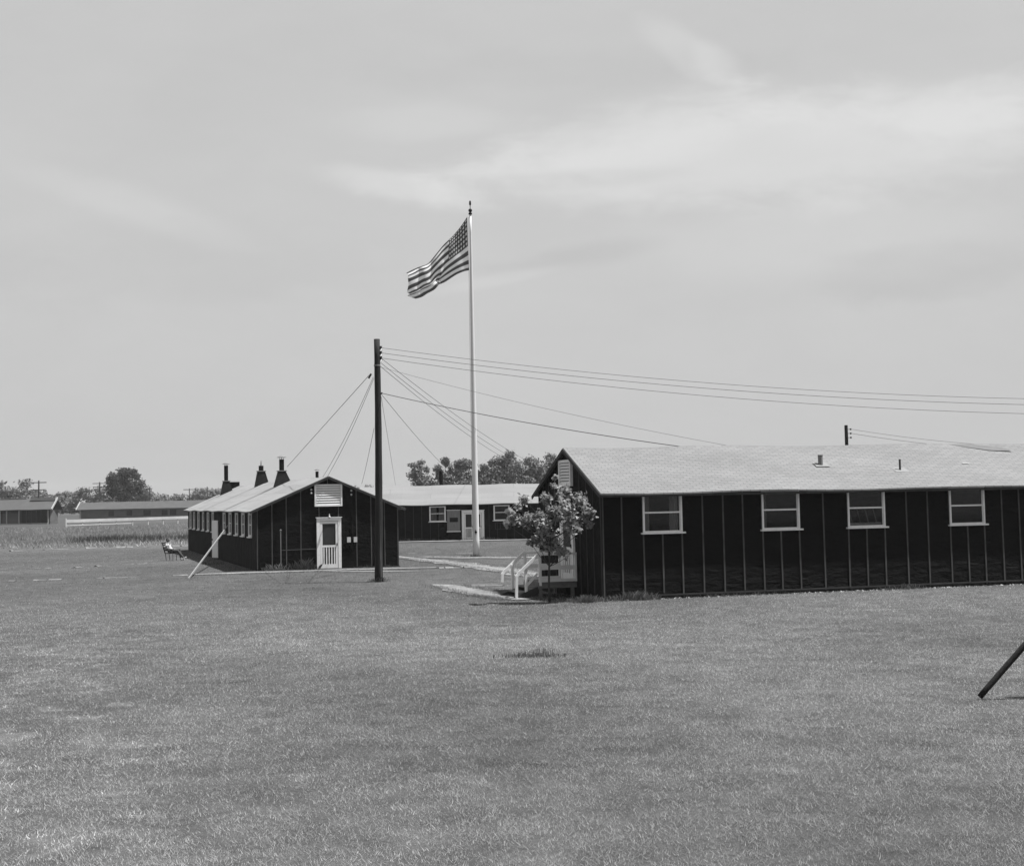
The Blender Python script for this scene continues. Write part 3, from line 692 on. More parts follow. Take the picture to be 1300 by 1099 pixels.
MB().tube([(3.42, 4.2, 4.45), (3.42, 4.2, 4.47), (3.42, 4.2, 4.52)], [.12, .12, .02], 12).build('cap', 'greymetal', o)
m = MB(); m.box(2.45, 3.25, 33.2, 34.2, 3.8, 4.40); m.poly([(2.3, 33.1, 4.41), (3.35, 33.1, 4.50), (3.35, 34.3, 4.50), (2.3, 34.3, 4.41)])
m.build('ridge_ventilator', 'hoodmetal', LB)
# dark run marks below two flues: strips of tarred felt laid down the slope
for (y, x1) in ((10.6, 2.4), (21.0, 2.7)):
    MB().poly([(-.28, y - .10, zt(-.28) + .02), (x1, y - .10, zt(x1) + .02), (x1, y + .14, zt(x1) + .02), (-.28, y + .14, zt(-.28) + .02)]).build('roof_seam', 'seam', LB)

# ------------------------------------------------------------------ back hut
BB = empty('tarpaper_hut', (0, 109.0, 0), 0.0, 'black hut standing beyond the flagpole with pale roof, double screen door and dark stovepipe', 'hut')
ze, zr, W = 2.60, 4.03, 6.1; x0, x1 = -11.3, 8.0
m = MB(); wall_grid(m, x0, x1, -.15, ze + .1, [(-6.12, -5.03, 1.45, 2.45), (-1.45, -.40, 1.42, 2.45)], .1, 'x', 0)
wall_grid(m, x0, x1, -.15, ze + .1, [], .1, 'x', W - .1); m.build('long_wall', 'tar_end', BB)
m = MB(); gable_wall(m, W, ze + .1, zr - .07, 'y', x0 - .004, .1); gable_wall(m, W, ze + .1, zr - .07, 'y', x1 - .1, .104); m.build('gable_wall', 'tar_end', BB)
m = MB(); roof_mesh(m, x0 - .2, x1 + .2, -.3, W / 2, W + .3, ze + .02, zr + .02, .05, 'x'); m.build('roof', 'rollroof_x', BB)
MB().box(x0 + .11, x1 - .11, .11, W - .11, .1, .14).build('floor', 'floor', BB)
m = MB(); x = x0 + .3
while x < x1:
    if -6.3 < x < -4.9 or -1.6 < x < -.3: batten(m, x, .05, 1.38, w=.035)
    elif not -4.95 < x < -2.1: batten(m, x, .05, ze, w=.035)
    x += .61
m.build('batten_trim', 'batten_dark', BB)
for xc, w, cu in ((-5.575, 1.19, ((.02, .42, .02, .97), (.58, .97, .02, .97))), (-.925, 1.17, ())): window(BB, 0, 1.40, 2.50, w, at=(xc, 0), curtain=cu, ft=.08)
bo = MB().box(-4.88, -3.95, -.07, -.005, .68, 2.18).build('notice_board', 'greywood', BB)
MB().box(-4.70, -4.10, -.085, -.072, 1.34, 1.66).build('plate', 'dark', bo)
m = MB(); m.box(-4.92, -3.91, -.09, -.06, .63, .69); m.box(-4.92, -3.91, -.09, -.06, 2.18, 2.22); m.build('trim', 'frame', bo)
screen_door(BB, 1.62, 2.1, (-3.01, 0), .06, leafs=2, casing=.18, slats=5, frame='frame', split=.45)
MB().box(-3.9, -2.1, -.6, -.0, -.1, .06).build('doorstep', 'lime', BB)
m = MB()
for k in range(4):
    xa = -1.42 + .36 * k; m.box(xa, xa + .05, -.06, -.005, .78, 1.20)
m.box(-1.42, -.29, -.056, -.005, 1.20, 1.25); m.box(-1.42, -.29, -.056, -.005, .74, .78); m.build('crate_frame', 'batten_dark', BB)
m = MB(); m.tube([(-5.45, 3.5, 3.8), (-5.45, 3.5, 5.0)], .145, 14); o = m.build('stovepipe', 'blackmetal', BB)
MB().tube([(-5.45, 3.5, 5.0), (-5.45, 3.5, 5.05), (-5.45, 3.5, 5.15)], [.17, .17, .12], 14).build('cap', 'blackmetal', o)

# ------------------------------------------------------------------ far huts, fence, poles
H1 = empty('field_hut', (-95, 280, 0), 0, 'far grey hut cut by the left edge, with white gable trim and a dark porch', 'hut')
m = MB(); m.box(-18, 7.9, 1.6, 6.4, -.1, 2.75); m.build('wall', 'hutwall', H1)
m = MB(); roof_mesh(m, -19, 8.7, -.5, 3.3, 7.0, 2.75, 4.85, .12, 'x'); m.build('roof', 'hutroof', H1)
m = MB(); m.beam((8.8, -.5, 2.72), (8.8, 3.3, 4.85), .2, .34, up=(0, 0, 1)); m.box(-19, 3.0, 3.0, 3.6, 4.80, 4.98); m.box(4.0, 8.7, 2.2, 3.7, 4.42, 4.93); m.build('trim', 'huttrim', H1)
for x in (-17, -14.4, -12, -9.6, -7.2, -6.3, -4.6, -3.2, -.9, .3, 2.6, 8.0): MB().box(x - .1, x + .1, -.1, .1, -.1, 2.75).build('porch_post', 'huttrim', H1)
m = MB(); m.box(-18, -.8, .8, 1.58, .3, 2.7); m.box(3.0, 7.8, .5, 1.58, .2, 2.7); m.build('porch_shade', 'dark', H1)  # solid near-black blocks, the recess shade is put into their colour
m = MB()
for k in range(28): m.box(-17.8 + .9 * k, -17.7 + .9 * k, .40, .49, .2, 2.6)
m.build('stud', 'farpole', H1)
m = MB(); m.box(-.6, 2.6, .2, .4, .2, 2.1); m.build('wall_panel', 'hutwall', H1)
MB().box(-18, 8, -.3, .2, -.1, .22).build('foundation', 'huttrim', H1)
H2 = empty('field_hut', (-100, 396, 0), 0, 'far long low hut under the round tree with a row of dark openings', 'hut')
ops = [(x / 4.8 - 35.6, y / 4.8 - 35.6) for x, y in ((36, 43), (59, 66), (80, 89.5), (103, 111), (113.5, 122), (137, 146), (160, 170))]
m = MB(); wall_grid(m, -14.6, 26, -.1, 2.4, [(a + 21, b + 21, .55, 1.95) for a, b in ops][:7], .2, 'x', 0); m.build('wall', 'hutwall', H2)
MB().box(-14.4, 25.8, .3, 6, -.1, 2.4).build('dark_fill', 'dark', H2)  # block behind the openings, coloured near-black for the unlit inside
m = MB(); roof_mesh(m, -15.3, 27, -.6, 3.1, 6.7, 2.4, 4.3, .1, 'x'); m.build('roof', 'hutroof', H2)
m = MB(); m.beam((-15.45, -.7, 2.3), (-15.45, 3.1, 4.35), .3, .4, up=(0, 0, 1)); m.box(-14.7, -14.3, -.1, .0, 0, 2.4); m.build('trim', 'huttrim', H2)
H3 = empty('field_hut', (-88, 470, 0), 0, 'small pale roofed hut showing just past the left end of the near hut', 'hut')
m = MB(); m.box(-13, 12, 0, 6, -.1, 2.6); m.build('wall', 'hutwall', H3)
m = MB(); roof_mesh(m, -13.6, 12.6, -.5, 3, 6.5, 2.6, 4.6, .1, 'x'); m.build('roof', 'hutroof', H3)

FE = empty('rail_fence', (-65.9, 220.3, 0), math.atan2(29.2, 11.6) * 0 + math.atan2(29.2, 11.6), 'long low white rail fence crossing the far field', 'fence')
m = MB(); FLn = 46
m.box(0, FLn, -.05, .05, .76, 1.20); m.build('rail', 'fencewood', FE)
m = MB(); m.box(0, 16, -.04, .04, .28, .42); m.build('rail', 'fencewood', FE)
for k in range(12):
    x = k * 4.1; MB().box(x - .12, x + .12, *((-.13, -.052) if k == 0 else (.052, .13)), -.1, 1.1 if k else 1.4).build('post', 'fencewood', FE)

def far_pole(x, y, h, arms, label, r=.15):
    o = empty('utility_pole', (x, y, 0), 0, label, 'utility pole', 'distant utility poles along the wood')
    MB().tube([(0, 0, -.2), (0, 0, h)], [r, r * .75], 8).build('pole', 'farpole', o)
    for z, w in arms: MB().box(-w / 2, w / 2, -.2, -.1, z - .09, z + .09).build('crossarm', 'farpole', o)
    return o
far_pole(-101.4, 320, 8.9, ((8.45, 3.4), (6.9, 3.2)), 'distant pole with two wide crossarms behind the far left hut', .20)
far_pole(-116, 420, 10.0, ((9.6, 4.0), (8.6, 3.8)), 'distant pole with two crossarms just left of the round tree', .24)
far_pole(-102, 420, 8.4, ((7.9, 1.6),), 'distant pole just right of the round tree', .2)
far_pole(-90.9, 420, 7.7, ((7.4, 3.3),), 'distant single crossarm pole above the eave of the gable hut', .17)
far_pole(-85.9, 420, 8.1, ((7.6, 1.0),), 'short distant pole close to the roof edge of the gable hut', .2)
MPL = empty('utility_pole', (20.06, 90, 0), 0, 'top of a dark pole sticking up behind the long hut roof', 'utility pole')
MB().tube([(0, 0, -.2), (0, 0, 6.95)], [.13, .10], 10).build('pole', 'pole', MPL)
for z in (6.7, 6.45, 6.2): MB().tube([(.10, -.05, z), (.20, -.05, z), (.22, -.05, z), (.30, -.05, z)], [.015, .015, .06, .05], 8).build('insulator', 'porcelain', MPL)

# ------------------------------------------------------------------ main utility pole, guard pole, leaning plank
UP = empty('utility_pole', (-5.01, 55.04, 0), 0, 'tall dark wooden utility pole standing in front of the gable hut', 'utility pole')
m = MB(); pts = []; rad = []
for k in range(15):
    t = k / 14; pts.append((.035 * math.sin(t * 3.0) + .05 * t, 0, -.3 + 9.2 * t)); rad.append(.155 - .045 * t + .004 * math.sin(k * 2.3))
m.tube(pts, rad, 14); m.build('pole', 'pole', UP, smooth=True)
m = MB(); m.box(.12, .135, -.03, .03, 8.05, 8.68)
for z in (8.2, 8.38, 8.57): m.box(.135, .22, -.012, .012, z - .012, z + .012)
m.build('rack', 'blackmetal', UP)
for z in (8.19, 8.38, 8.57):
    MB().tube([(.20, 0, z - .065), (.20, 0, z - .03), (.20, 0, z), (.20, 0, z + .03), (.20, 0, z + .065)], [.06, .035, .05, .035, .055], 10).build('insulator', 'porcelain', UP)
MB().beam((.10, -.115, 0), (.09, -.105, 2.9), .045, .03, up=(0, 1, 0)).build('wire_moulding', 'greywood', UP)
MB().tube([(.05, 0, 7.9), (.05, 0, 7.95)], .125, 14).build('band', 'greymetal', UP)
MB().tube([(.13, -.02, 6.86), (.24, -.02, 6.90)], .03, 8).build('hook', 'blackmetal', UP)
MB().tube([(-.27, 0, 7.45), (-.17, 0, 7.62)], .035, 8).build('strain_insulator', 'porcelain', UP)
def guard():
    o = empty('slanting_pole', (6.55, 21.16, 0), 0, 'dark wooden pole slanting out of the lawn at the right edge', 'pole')
    m = MB(); m.tube([(-.10, 0, .02), (.0, 0, .13), (.75, .02, .92), (3.2, .1, 3.55)], [.041, .043, .043, .041], 12); m.build('shaft', 'pole', o, smooth=True)
    MB().tube([(3.3, .1, -.2), (3.3, .1, 6.5)], [.13, .10], 12).build('upright', 'pole', o, smooth=True)
guard()
PL = MB(); PL.beam((-13.15, 60.5, -.03), (-14.02, 73.4, 1.88), .045, .07); o = PL.build('leaning_plank', 'plank')
tag(o, 'long pale plank leaning from the lawn against the side of the gable hut', 'plank')

# ------------------------------------------------------------------ flagpole and flag
FP = empty('flagpole', (-1.99, 77.18, 0), 0, 'tall tapered white flagpole rising between the huts', 'flagpole')
m = MB(); pts = []; rad = []
for k in range(20):
    t = k / 19; pts.append((0, 0, -.1 + 17.85 * t)); rad.append(.172 - .118 * t ** 1.1)
m.tube(pts, rad, 18); m.build('mast', 'flagpole', FP, smooth=True)
MB().tube([(0, 0, 17.74), (0, 0, 17.80), (0, 0, 17.86)], [.09, .10, .04], 12).build('truck', 'blackmetal', FP)
MB().ball((0, 0, 17.95), .10, 8).build('finial_ball', 'blackmetal', FP)
m = MB(); m.tube([(0, 0, 18.0), (0, 0, 18.22)], .018, 8); m.tube([(0, 0, 18.2), (0, 0, 18.27), (0, 0, 18.42), (0, 0, 18.48)], [.02, .055, .05, .01], 8); m.build('spike', 'blackmetal', FP)
m = MB(); m.box(-.06, .06, -.20, -.13, 1.22, 1.30); m.box(-.02, .02, -.24, -.19, 1.16, 1.38); m.build('cleat', 'blackmetal', FP)
m = MB(); m.tube([(-.10, -.03, 17.6), (-.12, -.05, 14.2), (-.15, -.11, 8), (-.16, -.16, 1.3)], .008, 5); m.build('halyard', 'wire', FP)
MB().tube([(0, 0, -.05), (0, 0, .05)], [.30, .24], 16).build('base_collar', 'dark', FP)

def flag():
    NU, NV = 150, 91
    ox, oz = -1.99, 0; yb = 77.18
    sc = 77.18 / 76.5
    def px(a, b): return ((-2.12 + (a - 693) / 151.4) * sc, 2.9 + (17.51 - (b - 215) / 151.4 - 2.9) * sc)
    top = [px(*p) for p in ((691, 218), (640, 290), (590, 350), (545, 398), (490, 452), (430, 520), (380, 575), (335, 600), (275, 622), (207, 650))]
    bot = [px(*p) for p in ((697, 640), (655, 650), (600, 672), (550, 700), (500, 732), (470, 742), (430, 785), (370, 812), (330, 838), (278, 858))]
    fly = [px(*p) for p in ((207, 650), (222, 665), (218, 690), (222, 740), (212, 798), (235, 815), (218, 832), (278, 858))]
    hoi = [px(691, 218), px(693, 430), px(697, 640)]
    def samp(P, t):
        t = np.clip(t, 0, 1) * (len(P) - 1); i = np.minimum(t.astype(int), len(P) - 2); f = t - i; P = np.array(P)
        Pm = P[np.maximum(i - 1, 0)]; P0 = P[i]; P1 = P[i + 1]; P2 = P[np.minimum(i + 2, len(P) - 1)]; f = f[..., None]
        return .5 * (2 * P0 + (P1 - Pm) * f + (2 * Pm - 5 * P0 + 4 * P1 - P2) * f ** 2 + (3 * P0 - Pm - 3 * P1 + P2) * f ** 3)
    u, v = np.meshgrid(np.linspace(0, 1, NU), np.linspace(0, 1, NV))     # v: 0 top, 1 bottom
    us = u ** .92
    Pt, Pb, Pl, Pr = samp(top, us), samp(bot, us), samp(hoi, v), samp(fly, v)
    U_, V_ = us[..., None], v[..., None]
    c00, c10, c01, c11 = [np.array(q) for q in (top[0], top[-1], bot[0], bot[-1])]
    S = (1 - V_) * Pt + V_ * Pb + (1 - U_) * Pl + U_ * Pr - ((1 - U_) * (1 - V_) * c00 + U_ * (1 - V_) * c10 + (1 - U_) * V_ * c01 + U_ * V_ * c11)
    amp = .03 + .15 * u ** .8
    ph = 2 * np.pi * (2.1 * u + .55 * v)
    Y = yb - .02 + amp * np.sin(ph) + .035 * u * np.sin(2 * np.pi * (4.7 * u - 1.3 * v) + 1)
    # a sharp crease falling from the canton corner to the lower edge
    cr = .40 + .20 * (v - .5); Y = Y + .22 * np.exp(-((u - cr) / .035) ** 2) * sstep(.35, .6, v)
    S[..., 1] += .022 * np.sin(ph + .6) * u * (1 - np.abs(2 * v - 1)) * 1.6 + .012 * np.sin(2 * np.pi * (5 * u + v)) * u * (v * (1 - v) * 4)
    V3 = np.stack([S[..., 0], Y, S[..., 1]], -1)
    me = bpy.data.meshes.new('flag'); me.vertices.add(NU * NV); me.vertices.foreach_set('co', V3.astype(np.float32).ravel())
    a, b = np.meshgrid(np.arange(NU - 1), np.arange(NV - 1)); i = (b * NU + a).ravel(); q = np.stack([i, i + 1, i + NU + 1, i + NU], -1).astype(np.int32)
    me.loops.add(q.size); me.loops.foreach_set('vertex_index', q.ravel()); me.polygons.add(len(q))
    me.polygons.foreach_set('loop_start', np.arange(len(q), dtype=np.int32) * 4); me.polygons.foreach_set('loop_total', np.full(len(q), 4, dtype=np.int32))
    me.polygons.foreach_set('use_smooth', np.ones(len(q), dtype=bool)); me.update(calc_edges=True)
    uv = me.uv_layers.new(name='UVMap'); idx = q.ravel(); uvs = np.stack([u.ravel()[idx], 1 - v.ravel()[idx]], -1); uv.data.foreach_set('uv', uvs.astype(np.float32).ravel())
    m = bpy.data.materials.new('flag_cloth'); m.use_nodes = True; nt = m.node_tree; N = nt.nodes; L = nt.links
    def mt(op, x, y=None):
        n = N.new('ShaderNodeMath'); n.operation = op
        for k_, s in enumerate((x, y)):
            if s is None: continue
            if isinstance(s, (int, float)): n.inputs[k_].default_value = s
            else: L.new(s, n.inputs[k_])
        return n.outputs[0]
    tc = N.new('ShaderNodeUVMap'); sp = N.new('ShaderNodeSeparateXYZ'); L.new(tc.outputs[0], sp.inputs[0]); uu, vv = sp.outputs[0], sp.outputs[1]
    st = mt('MODULO', mt('FLOOR', mt('MULTIPLY', vv, 13)), 2)             # 0 = red stripe (top and bottom), 1 = white
    can = mt('MULTIPLY', mt('LESS_THAN', uu, .305), mt('GREATER_THAN', vv, 6 / 13))
    su = mt('MULTIPLY', mt('DIVIDE', uu, .305), 8.4); sv_ = mt('MULTIPLY', mt('DIVIDE', mt('SUBTRACT', vv, 6 / 13), 7 / 13), 6.4)
    fu = mt('SUBTRACT', mt('FRACT', mt('SUBTRACT', su, .2)), .5); fv = mt('MULTIPLY', mt('SUBTRACT', mt('FRACT', mt('SUBTRACT', sv_, .2)), .5), 1.0)
    rad_ = mt('SQRT', mt('ADD', mt('MULTIPLY', fu, fu), mt('MULTIPLY', fv, fv))); ang = mt('ARCTAN2', fu, fv)
    star = mt('LESS_THAN', rad_, mt('ADD', mt('MULTIPLY', mt('COSINE', mt('MULTIPLY', ang, 5)), .085), .275))
    inb = mt('MULTIPLY', mt('MULTIPLY', mt('GREATER_THAN', su, .2), mt('LESS_THAN', su, 8.2)), mt('MULTIPLY', mt('GREATER_THAN', sv_, .2), mt('LESS_THAN', sv_, 6.2)))
    star = mt('MULTIPLY', star, inb)
    stripe = mt('ADD', mt('MULTIPLY', st, .72), .075)
    cant = mt('ADD', mt('MULTIPLY', star, .62), .055)
    val = mt('ADD', mt('MULTIPLY', can, cant), mt('MULTIPLY', mt('SUBTRACT', 1, can), stripe))
    cc = N.new('ShaderNodeCombineColor'); [L.new(val, cc.inputs[k_]) for k_ in range(3)]
    bs = N['Principled BSDF']; bs.inputs['Roughness'].default_value = .9; L.new(cc.outputs[0], bs.inputs['Base Color'])
    tr = N.new('ShaderNodeBsdfTranslucent'); L.new(cc.outputs[0], tr.inputs[0]); mx = N.new('ShaderNodeMixShader'); mx.inputs[0].default_value = .42
    L.new(bs.outputs[0], mx.inputs[1]); L.new(tr.outputs[0], mx.inputs[2]); L.new(mx.outputs[0], N['Material Output'].inputs['Surface'])
    me.materials.append(m)
    o = bpy.data.objects.new('flag', me); COL.objects.link(o); tag(o, 'wind blown striped flag with a canton of white stars, flying from the flagpole', 'flag')
flag()

# ------------------------------------------------------------------ wires
def wire(A, B, sag, r, label, group, name='power_line'):
    A = Vector(A); B = Vector(B); n = 28; pts = []
    for k in range(n + 1):
        s = k / n; p = A + (B - A) * s; p.z -= 4 * sag * s * (1 - s); pts.append(p)
    o = MB().tube(pts, r, 5).build(name, 'wire'); tag(o, label, 'wire', group); return o
gw = 'three long wires running right from the pole top'
wire((-4.79, 55, 8.57), (26.5, 55, 6.05), .60, .008, 'topmost of the three long wires crossing the sky to the right', gw)
wire((-4.80, 55, 8.38), (26.5, 55, 5.82), .60, .008, 'middle of the three long wires crossing the sky to the right', gw)
wire((-4.80, 55, 8.19), (26.5, 55, 5.47), .63, .008, 'lowest of the three long wires crossing the sky to the right', gw)
wire((-4.76, 55, 6.88), (5.3, 46.8, 4.43), .12, .012, 'thick service cable from the pole to the long hut ridge', 'cables from the pole to the long hut')
wire((-4.92, 55, 7.88), (7.1, 47.4, 4.40), .15, .005, 'thin faint wire from the pole to the long hut ridge, above the thick cable', 'cables from the pole to the long hut')
gb = 'service wires from the pole to the hut beyond the flagpole'
wire((-4.78, 55, 8.17), (2.3, 109, 5.0), .35, .009, 'upper of three thin wires falling behind the flagpole', gb)
wire((-4.82, 55, 8.02), (1.9, 109, 4.9), .40, .009, 'middle of three thin wires falling behind the flagpole', gb)
wire((-4.85, 55, 7.90), (1.4, 109, 4.8), .40, .009, 'lowest of three thin wires falling behind the flagpole', gb)
wire((-4.80, 55, 6.84), (-3.6, 112, 4.1), .30, .009, 'single thin wire falling from the pole hook towards the distant trees', gb)
wire((-4.82, 55, 6.76), (-8.6, 109, 4.1), .0, .008, 'steep thin wire just right of the pole dropping to the far hut roof', gb)
gl = 'guy and service wires left of the pole'
wire((-5.20, 55, 7.62), (-11.93, 79, 4.85), 0, .011, 'outermost wire slanting left from the pole to the gable hut flue', gl)
wire((-5.10, 55, 7.5), (-9.23, 72, 4.05), .2, .008, 'left of the twin wires dropping steeply to the gable hut ridge', gl)
wire((-5.08, 55, 7.45), (-8.75, 70, 4.05), .2, .008, 'right of the twin wires dropping steeply to the gable hut ridge', gl)
wire((-5.10, 55, 5.6), (-9.13, 90, 4.0), .1, .009, 'short thin wire going behind the gable hut beside the pole', gl)
for k, z in enumerate((6.7, 6.45)):
    wire((20.36, 89.95, z), (36, 89, z - 1.4), .4, .010, ('upper' if k == 0 else 'lower') + ' faint wire running right from the pole behind the long hut roof', 'faint wires behind the long hut')

# ------------------------------------------------------------------ paths and edgings
def ribbon(name, pts, ws, m, z=.012, kind='structure', seed=1):
    r_2 = random.Random(seed); Ls = []; Rs = []; P = [Vector((*p, 0)) for p in pts]
    dense = []; dw = []
    for a, b, wa, wb in zip(P, P[1:], ws, ws[1:]):
        n = max(2, int((b - a).length / .35))
        for k in range(n): dense.append(a + (b - a) * k / n); dw.append(wa + (wb - wa) * k / n)
    dense.append(P[-1]); dw.append(ws[-1]); mb = MB()
    for k, p in enumerate(dense):
        d = (dense[min(k + 1, len(dense) - 1)] - dense[max(k - 1, 0)]).normalized(); nn = Vector((-d.y, d.x, 0)); w = dw[k] / 2
        e1 = .62 + .8 * float(vnoise(np.array(k * .33 + seed * 9.), np.array(.5))) + r_2.uniform(-.025, .025); e2 = .62 + .8 * float(vnoise(np.array(k * .33 + seed * 9.), np.array(7.5))) + r_2.uniform(-.025, .025)
        Ls.append(p + nn * w * e1); Rs.append(p - nn * w * e2)
    for k in range(len(dense) - 1):
        mb.poly([(Rs[k].x, Rs[k].y, z), (Rs[k + 1].x, Rs[k + 1].y, z), (Ls[k + 1].x, Ls[k + 1].y, z), (Ls[k].x, Ls[k].y, z)])
    o = mb.build(name, m); tag(o, kind=kind); return o
ribbon('path', [(-6.6, 80.3), (-6.0, 78.7), (-3.2, 71.0), (-.1, 61.0), (.6, 58.2), (1.2, 56.0)], [.8, .9, 1.4, 1.3, 1.6, 1.2], 'lime', seed=2)
ribbon('path', [(-4.9, 78.6), (-3.4, 76.9), (-1.9, 76.0), (.0, 75.0), (4.0, 73.0), (7, 71.4)], [.8, 1.9, 1.9, 1.4, .7, .5], 'lime', z=.017, seed=3)
ribbon('path', [(-2.9, 52.4), (-2.4, 51.6), (-1.7, 48.9), (-.9, 46.3), (-.25, 44.6), (.3, 43.6)], [.1, .8, 1.1, 1.0, .8, .7], 'lime', seed=4)
ribbon('path', [(-9.6, 65.2), (-7.2, 63.6), (-5.5, 63.0), (-3.0, 62.4)], [.3, .9, .7, .2], 'trod', z=.008, seed=8)
def edging(pts, w, h, seed, gaps=.1, bright='edging'):
    r2 = random.Random(seed); mb = MB(); P = [Vector((*p, 0)) for p in pts]
    for a, b in zip(P, P[1:]):
        Ltot = (b - a).length; u_ = (b - a) / Ltot; t_ = 0
        while t_ < Ltot:
            ln = r2.uniform(.12, .7) * (2.2 if r2.random() < .15 else 1)
            t0_ = t_; t_ += ln + r2.uniform(.02, .15) + (r2.uniform(.4, 2.2) if r2.random() < gaps else 0)
            p = a + u_ * t0_; q_ = a + u_ * min(t0_ + ln, Ltot); j = Vector((r2.uniform(-.04, .04), r2.uniform(-.09, .09), 0)); hh = h * r2.uniform(.15, 1.1)
            a3 = p + j; b3 = q_ - j; dd = (b3 - a3).normalized(); nn = Vector((-dd.y, dd.x, 0)) * w
            A0, A1, A2 = a3 - nn, a3 + Vector((0, 0, hh)), a3 + nn; B0, B1, B2 = b3 - nn, b3 + Vector((0, 0, hh * r2.uniform(.7, 1.2))), b3 + nn
            mb.poly([A0, B0, B1, A1]); mb.poly([A1, B1, B2, A2]); mb.poly([A0, A1, A2]); mb.poly([B0, B2, B1])
    o = mb.build('path_edging', bright); tag(o, kind='structure'); return o
edging([(-21.5, 60.3), (-13.65, 62.9)], .12, .05, 4, .4)
def board_walk(pts, w, h):
    mb = MB(); r2 = random.Random(3); P = [Vector((*p, 0)) for p in pts]
    for a, b in zip(P, P[1:]):
        n = max(1, int((b - a).length / 2.4)); d = (b - a) / n
        for k in range(n): mb.beam(a + d * k + Vector((0, 0, h / 2 - .04 + r2.uniform(-.008, .008))), a + d * (k + .995) + Vector((0, 0, h / 2 - .04)), w * r2.uniform(.93, 1.05), h + .05)
    o = mb.build('walkway', 'walk'); tag(o, kind='structure')
board_walk([(-13.6, 63.1), (-10.8, 63.9), (-7.26, 64.7), (-3.4, 65.2)], .75, .05)
edging([(-3.3, 64.9), (-1.7, 65.0)], .14, .06, 14, .1)
board_walk([(-8.6, 106.9), (-4, 106.9), (1.0, 106.3), (6, 105.9)], 1.7, .07)
edging([(-26, 73.2), (-21.5, 73.4), (-19.9, 75.8), (-17.9, 77.4)], .14, .05, 5, .35)
edging([(-38, 102), (-32.6, 105.8), (-26.6, 107.8), (-21.5, 109)], .22, .12, 6, .4)
edging([(-1.45, 50.9), (-.4, 50.95)], .12, .07, 9, 0); edging([(-.75, 45.2), (-.1, 44.2)], .14, .06, 10, 0)
edging([(-5.9, 83.4), (-2, 82.2)], .1, .05, 12, .3)

# ------------------------------------------------------------------ foliage
def leaf_cloud(blobs, n, size, seed, tone=(.03, .07), aspect=1.0, flat=.0, shell=.55):
    """n leaf quads spread through ellipsoid clumps (cx,cy,cz,rx,ry,rz); returns verts and tones"""
    g = np.random.default_rng(seed); B_ = np.array(blobs, float)
    wt = (B_[:, 3] * B_[:, 4] * B_[:, 5]) ** .72; bi = g.choice(len(B_), n, p=wt / wt.sum()); b = B_[bi]
    d = g.normal(size=(n, 3)); d /= np.linalg.norm(d, axis=1)[:, None]
    rad = (shell + (1 - shell) * g.random(n)) * (g.random(n) ** .28) * (1 + .16 * g.normal(size=n))
    c = b[:, :3] + d * rad[:, None] * b[:, 3:6]
    nn = d * .6 + g.normal(size=(n, 3)) * .8 + np.array([0, 0, .5]); nn /= np.linalg.norm(nn, axis=1)[:, None]
    t = np.cross(nn, g.normal(size=(n, 3))); t /= np.linalg.norm(t, axis=1)[:, None]; bt = np.cross(nn, t)
    s = size * (.55 + .9 * g.random(n)); sx = (s * aspect)[:, None]; sy = s[:, None]
    tip = c + t * sy; base = c - t * sy; l = c + bt * sx * .62 + t * sy * .1 + nn * sx * .14; r = c - bt * sx * .62 + t * sy * .1 + nn * sx * .14
    v = np.stack([base, r, tip, l], 1).reshape(-1, 3)
    btone = g.random(len(B_)); tn = (tone[0] + (tone[1] - tone[0]) * (.45 * btone[bi] + .55 * g.random(n)))
    return v, tn

def big_tree(name, x, y, h, w, seed, label, n=2600, size=.36, trunk=.22, tone=(.028, .06), group=None, open_=0, low=.16):
    g = random.Random(seed); o = empty(name, (x, y, 0), 0, label, 'tree', group)
    blobs = []; nb = 26 + open_ * 4
    for k in range(nb):
        a = g.uniform(0, 2 * math.pi); t = g.uniform(low, .93); prof = math.sin(math.pi * min(1, (t - low * .4) / (1 - low * .4)) ** .85) ** .6
        rr_ = w / 2 * prof * g.uniform(.25, .85); br = w * g.uniform(.13, .22) * (1 - .25 * open_)
        blobs.append((rr_ * math.cos(a), rr_ * math.sin(a), h * t, br, br, br * .78))
    blobs.append((g.uniform(-.1, .1) * w, 0, h * .90, w * .13, w * .13, h * .085))
    if name == 'round_tree':
        blobs = [(0, 0, h * .60, w * .40, w * .40, h * .34)]
        for k in range(34):
            a = g.uniform(0, 2 * math.pi); el = g.uniform(-.5, 1.45); br = w * g.uniform(.10, .16)
            blobs.append((w * .38 * math.cos(el) * math.cos(a), w * .38 * math.cos(el) * math.sin(a), h * .60 + h * .32 * math.sin(el), br, br, br * .85))
    if open_ and not open_ > 5: blobs += [(.03 * w, 0, h * .52, w * .36, w * .36, h * .22), (-.1 * w, 0, h * .66, w * .26, w * .26, h * .14)]
    if not open_ and name != 'round_tree': blobs.append((0, 0, h * .58, w * .40, w * .40, h * .31)); blobs.append((0, 0, h * .28, w * .42, w * .42, h * .22))
    v, tn = leaf_cloud(blobs, n, size, seed, tone, shell=.35)
    fast_mesh('crown', v, 4, 'farleaf', o, tn)
    m = MB(); m.tube([(0, 0, -.2), (.1, 0, h * .25), (0, .1, h * .6)], [trunk, trunk * .75, trunk * .3], 8)
    for b in blobs[::2]: m.tube([(0, 0, h * .22), (b[0] * .5, b[1] * .5, h * .22 + (b[2] - h * .22) * .6), b[:3]], [trunk * .4, trunk * .25, trunk * .08], 5)
    m.build('trunk', 'farbark', o); return o
gt = 'trees beyond the far hut'
big_tree('round_tree', -111.6, 430, 14.3, 12.0, 21, 'large dark round crowned tree rising behind the long far hut', n=11000, size=.32, trunk=.4, tone=(.022, .055), low=.2)
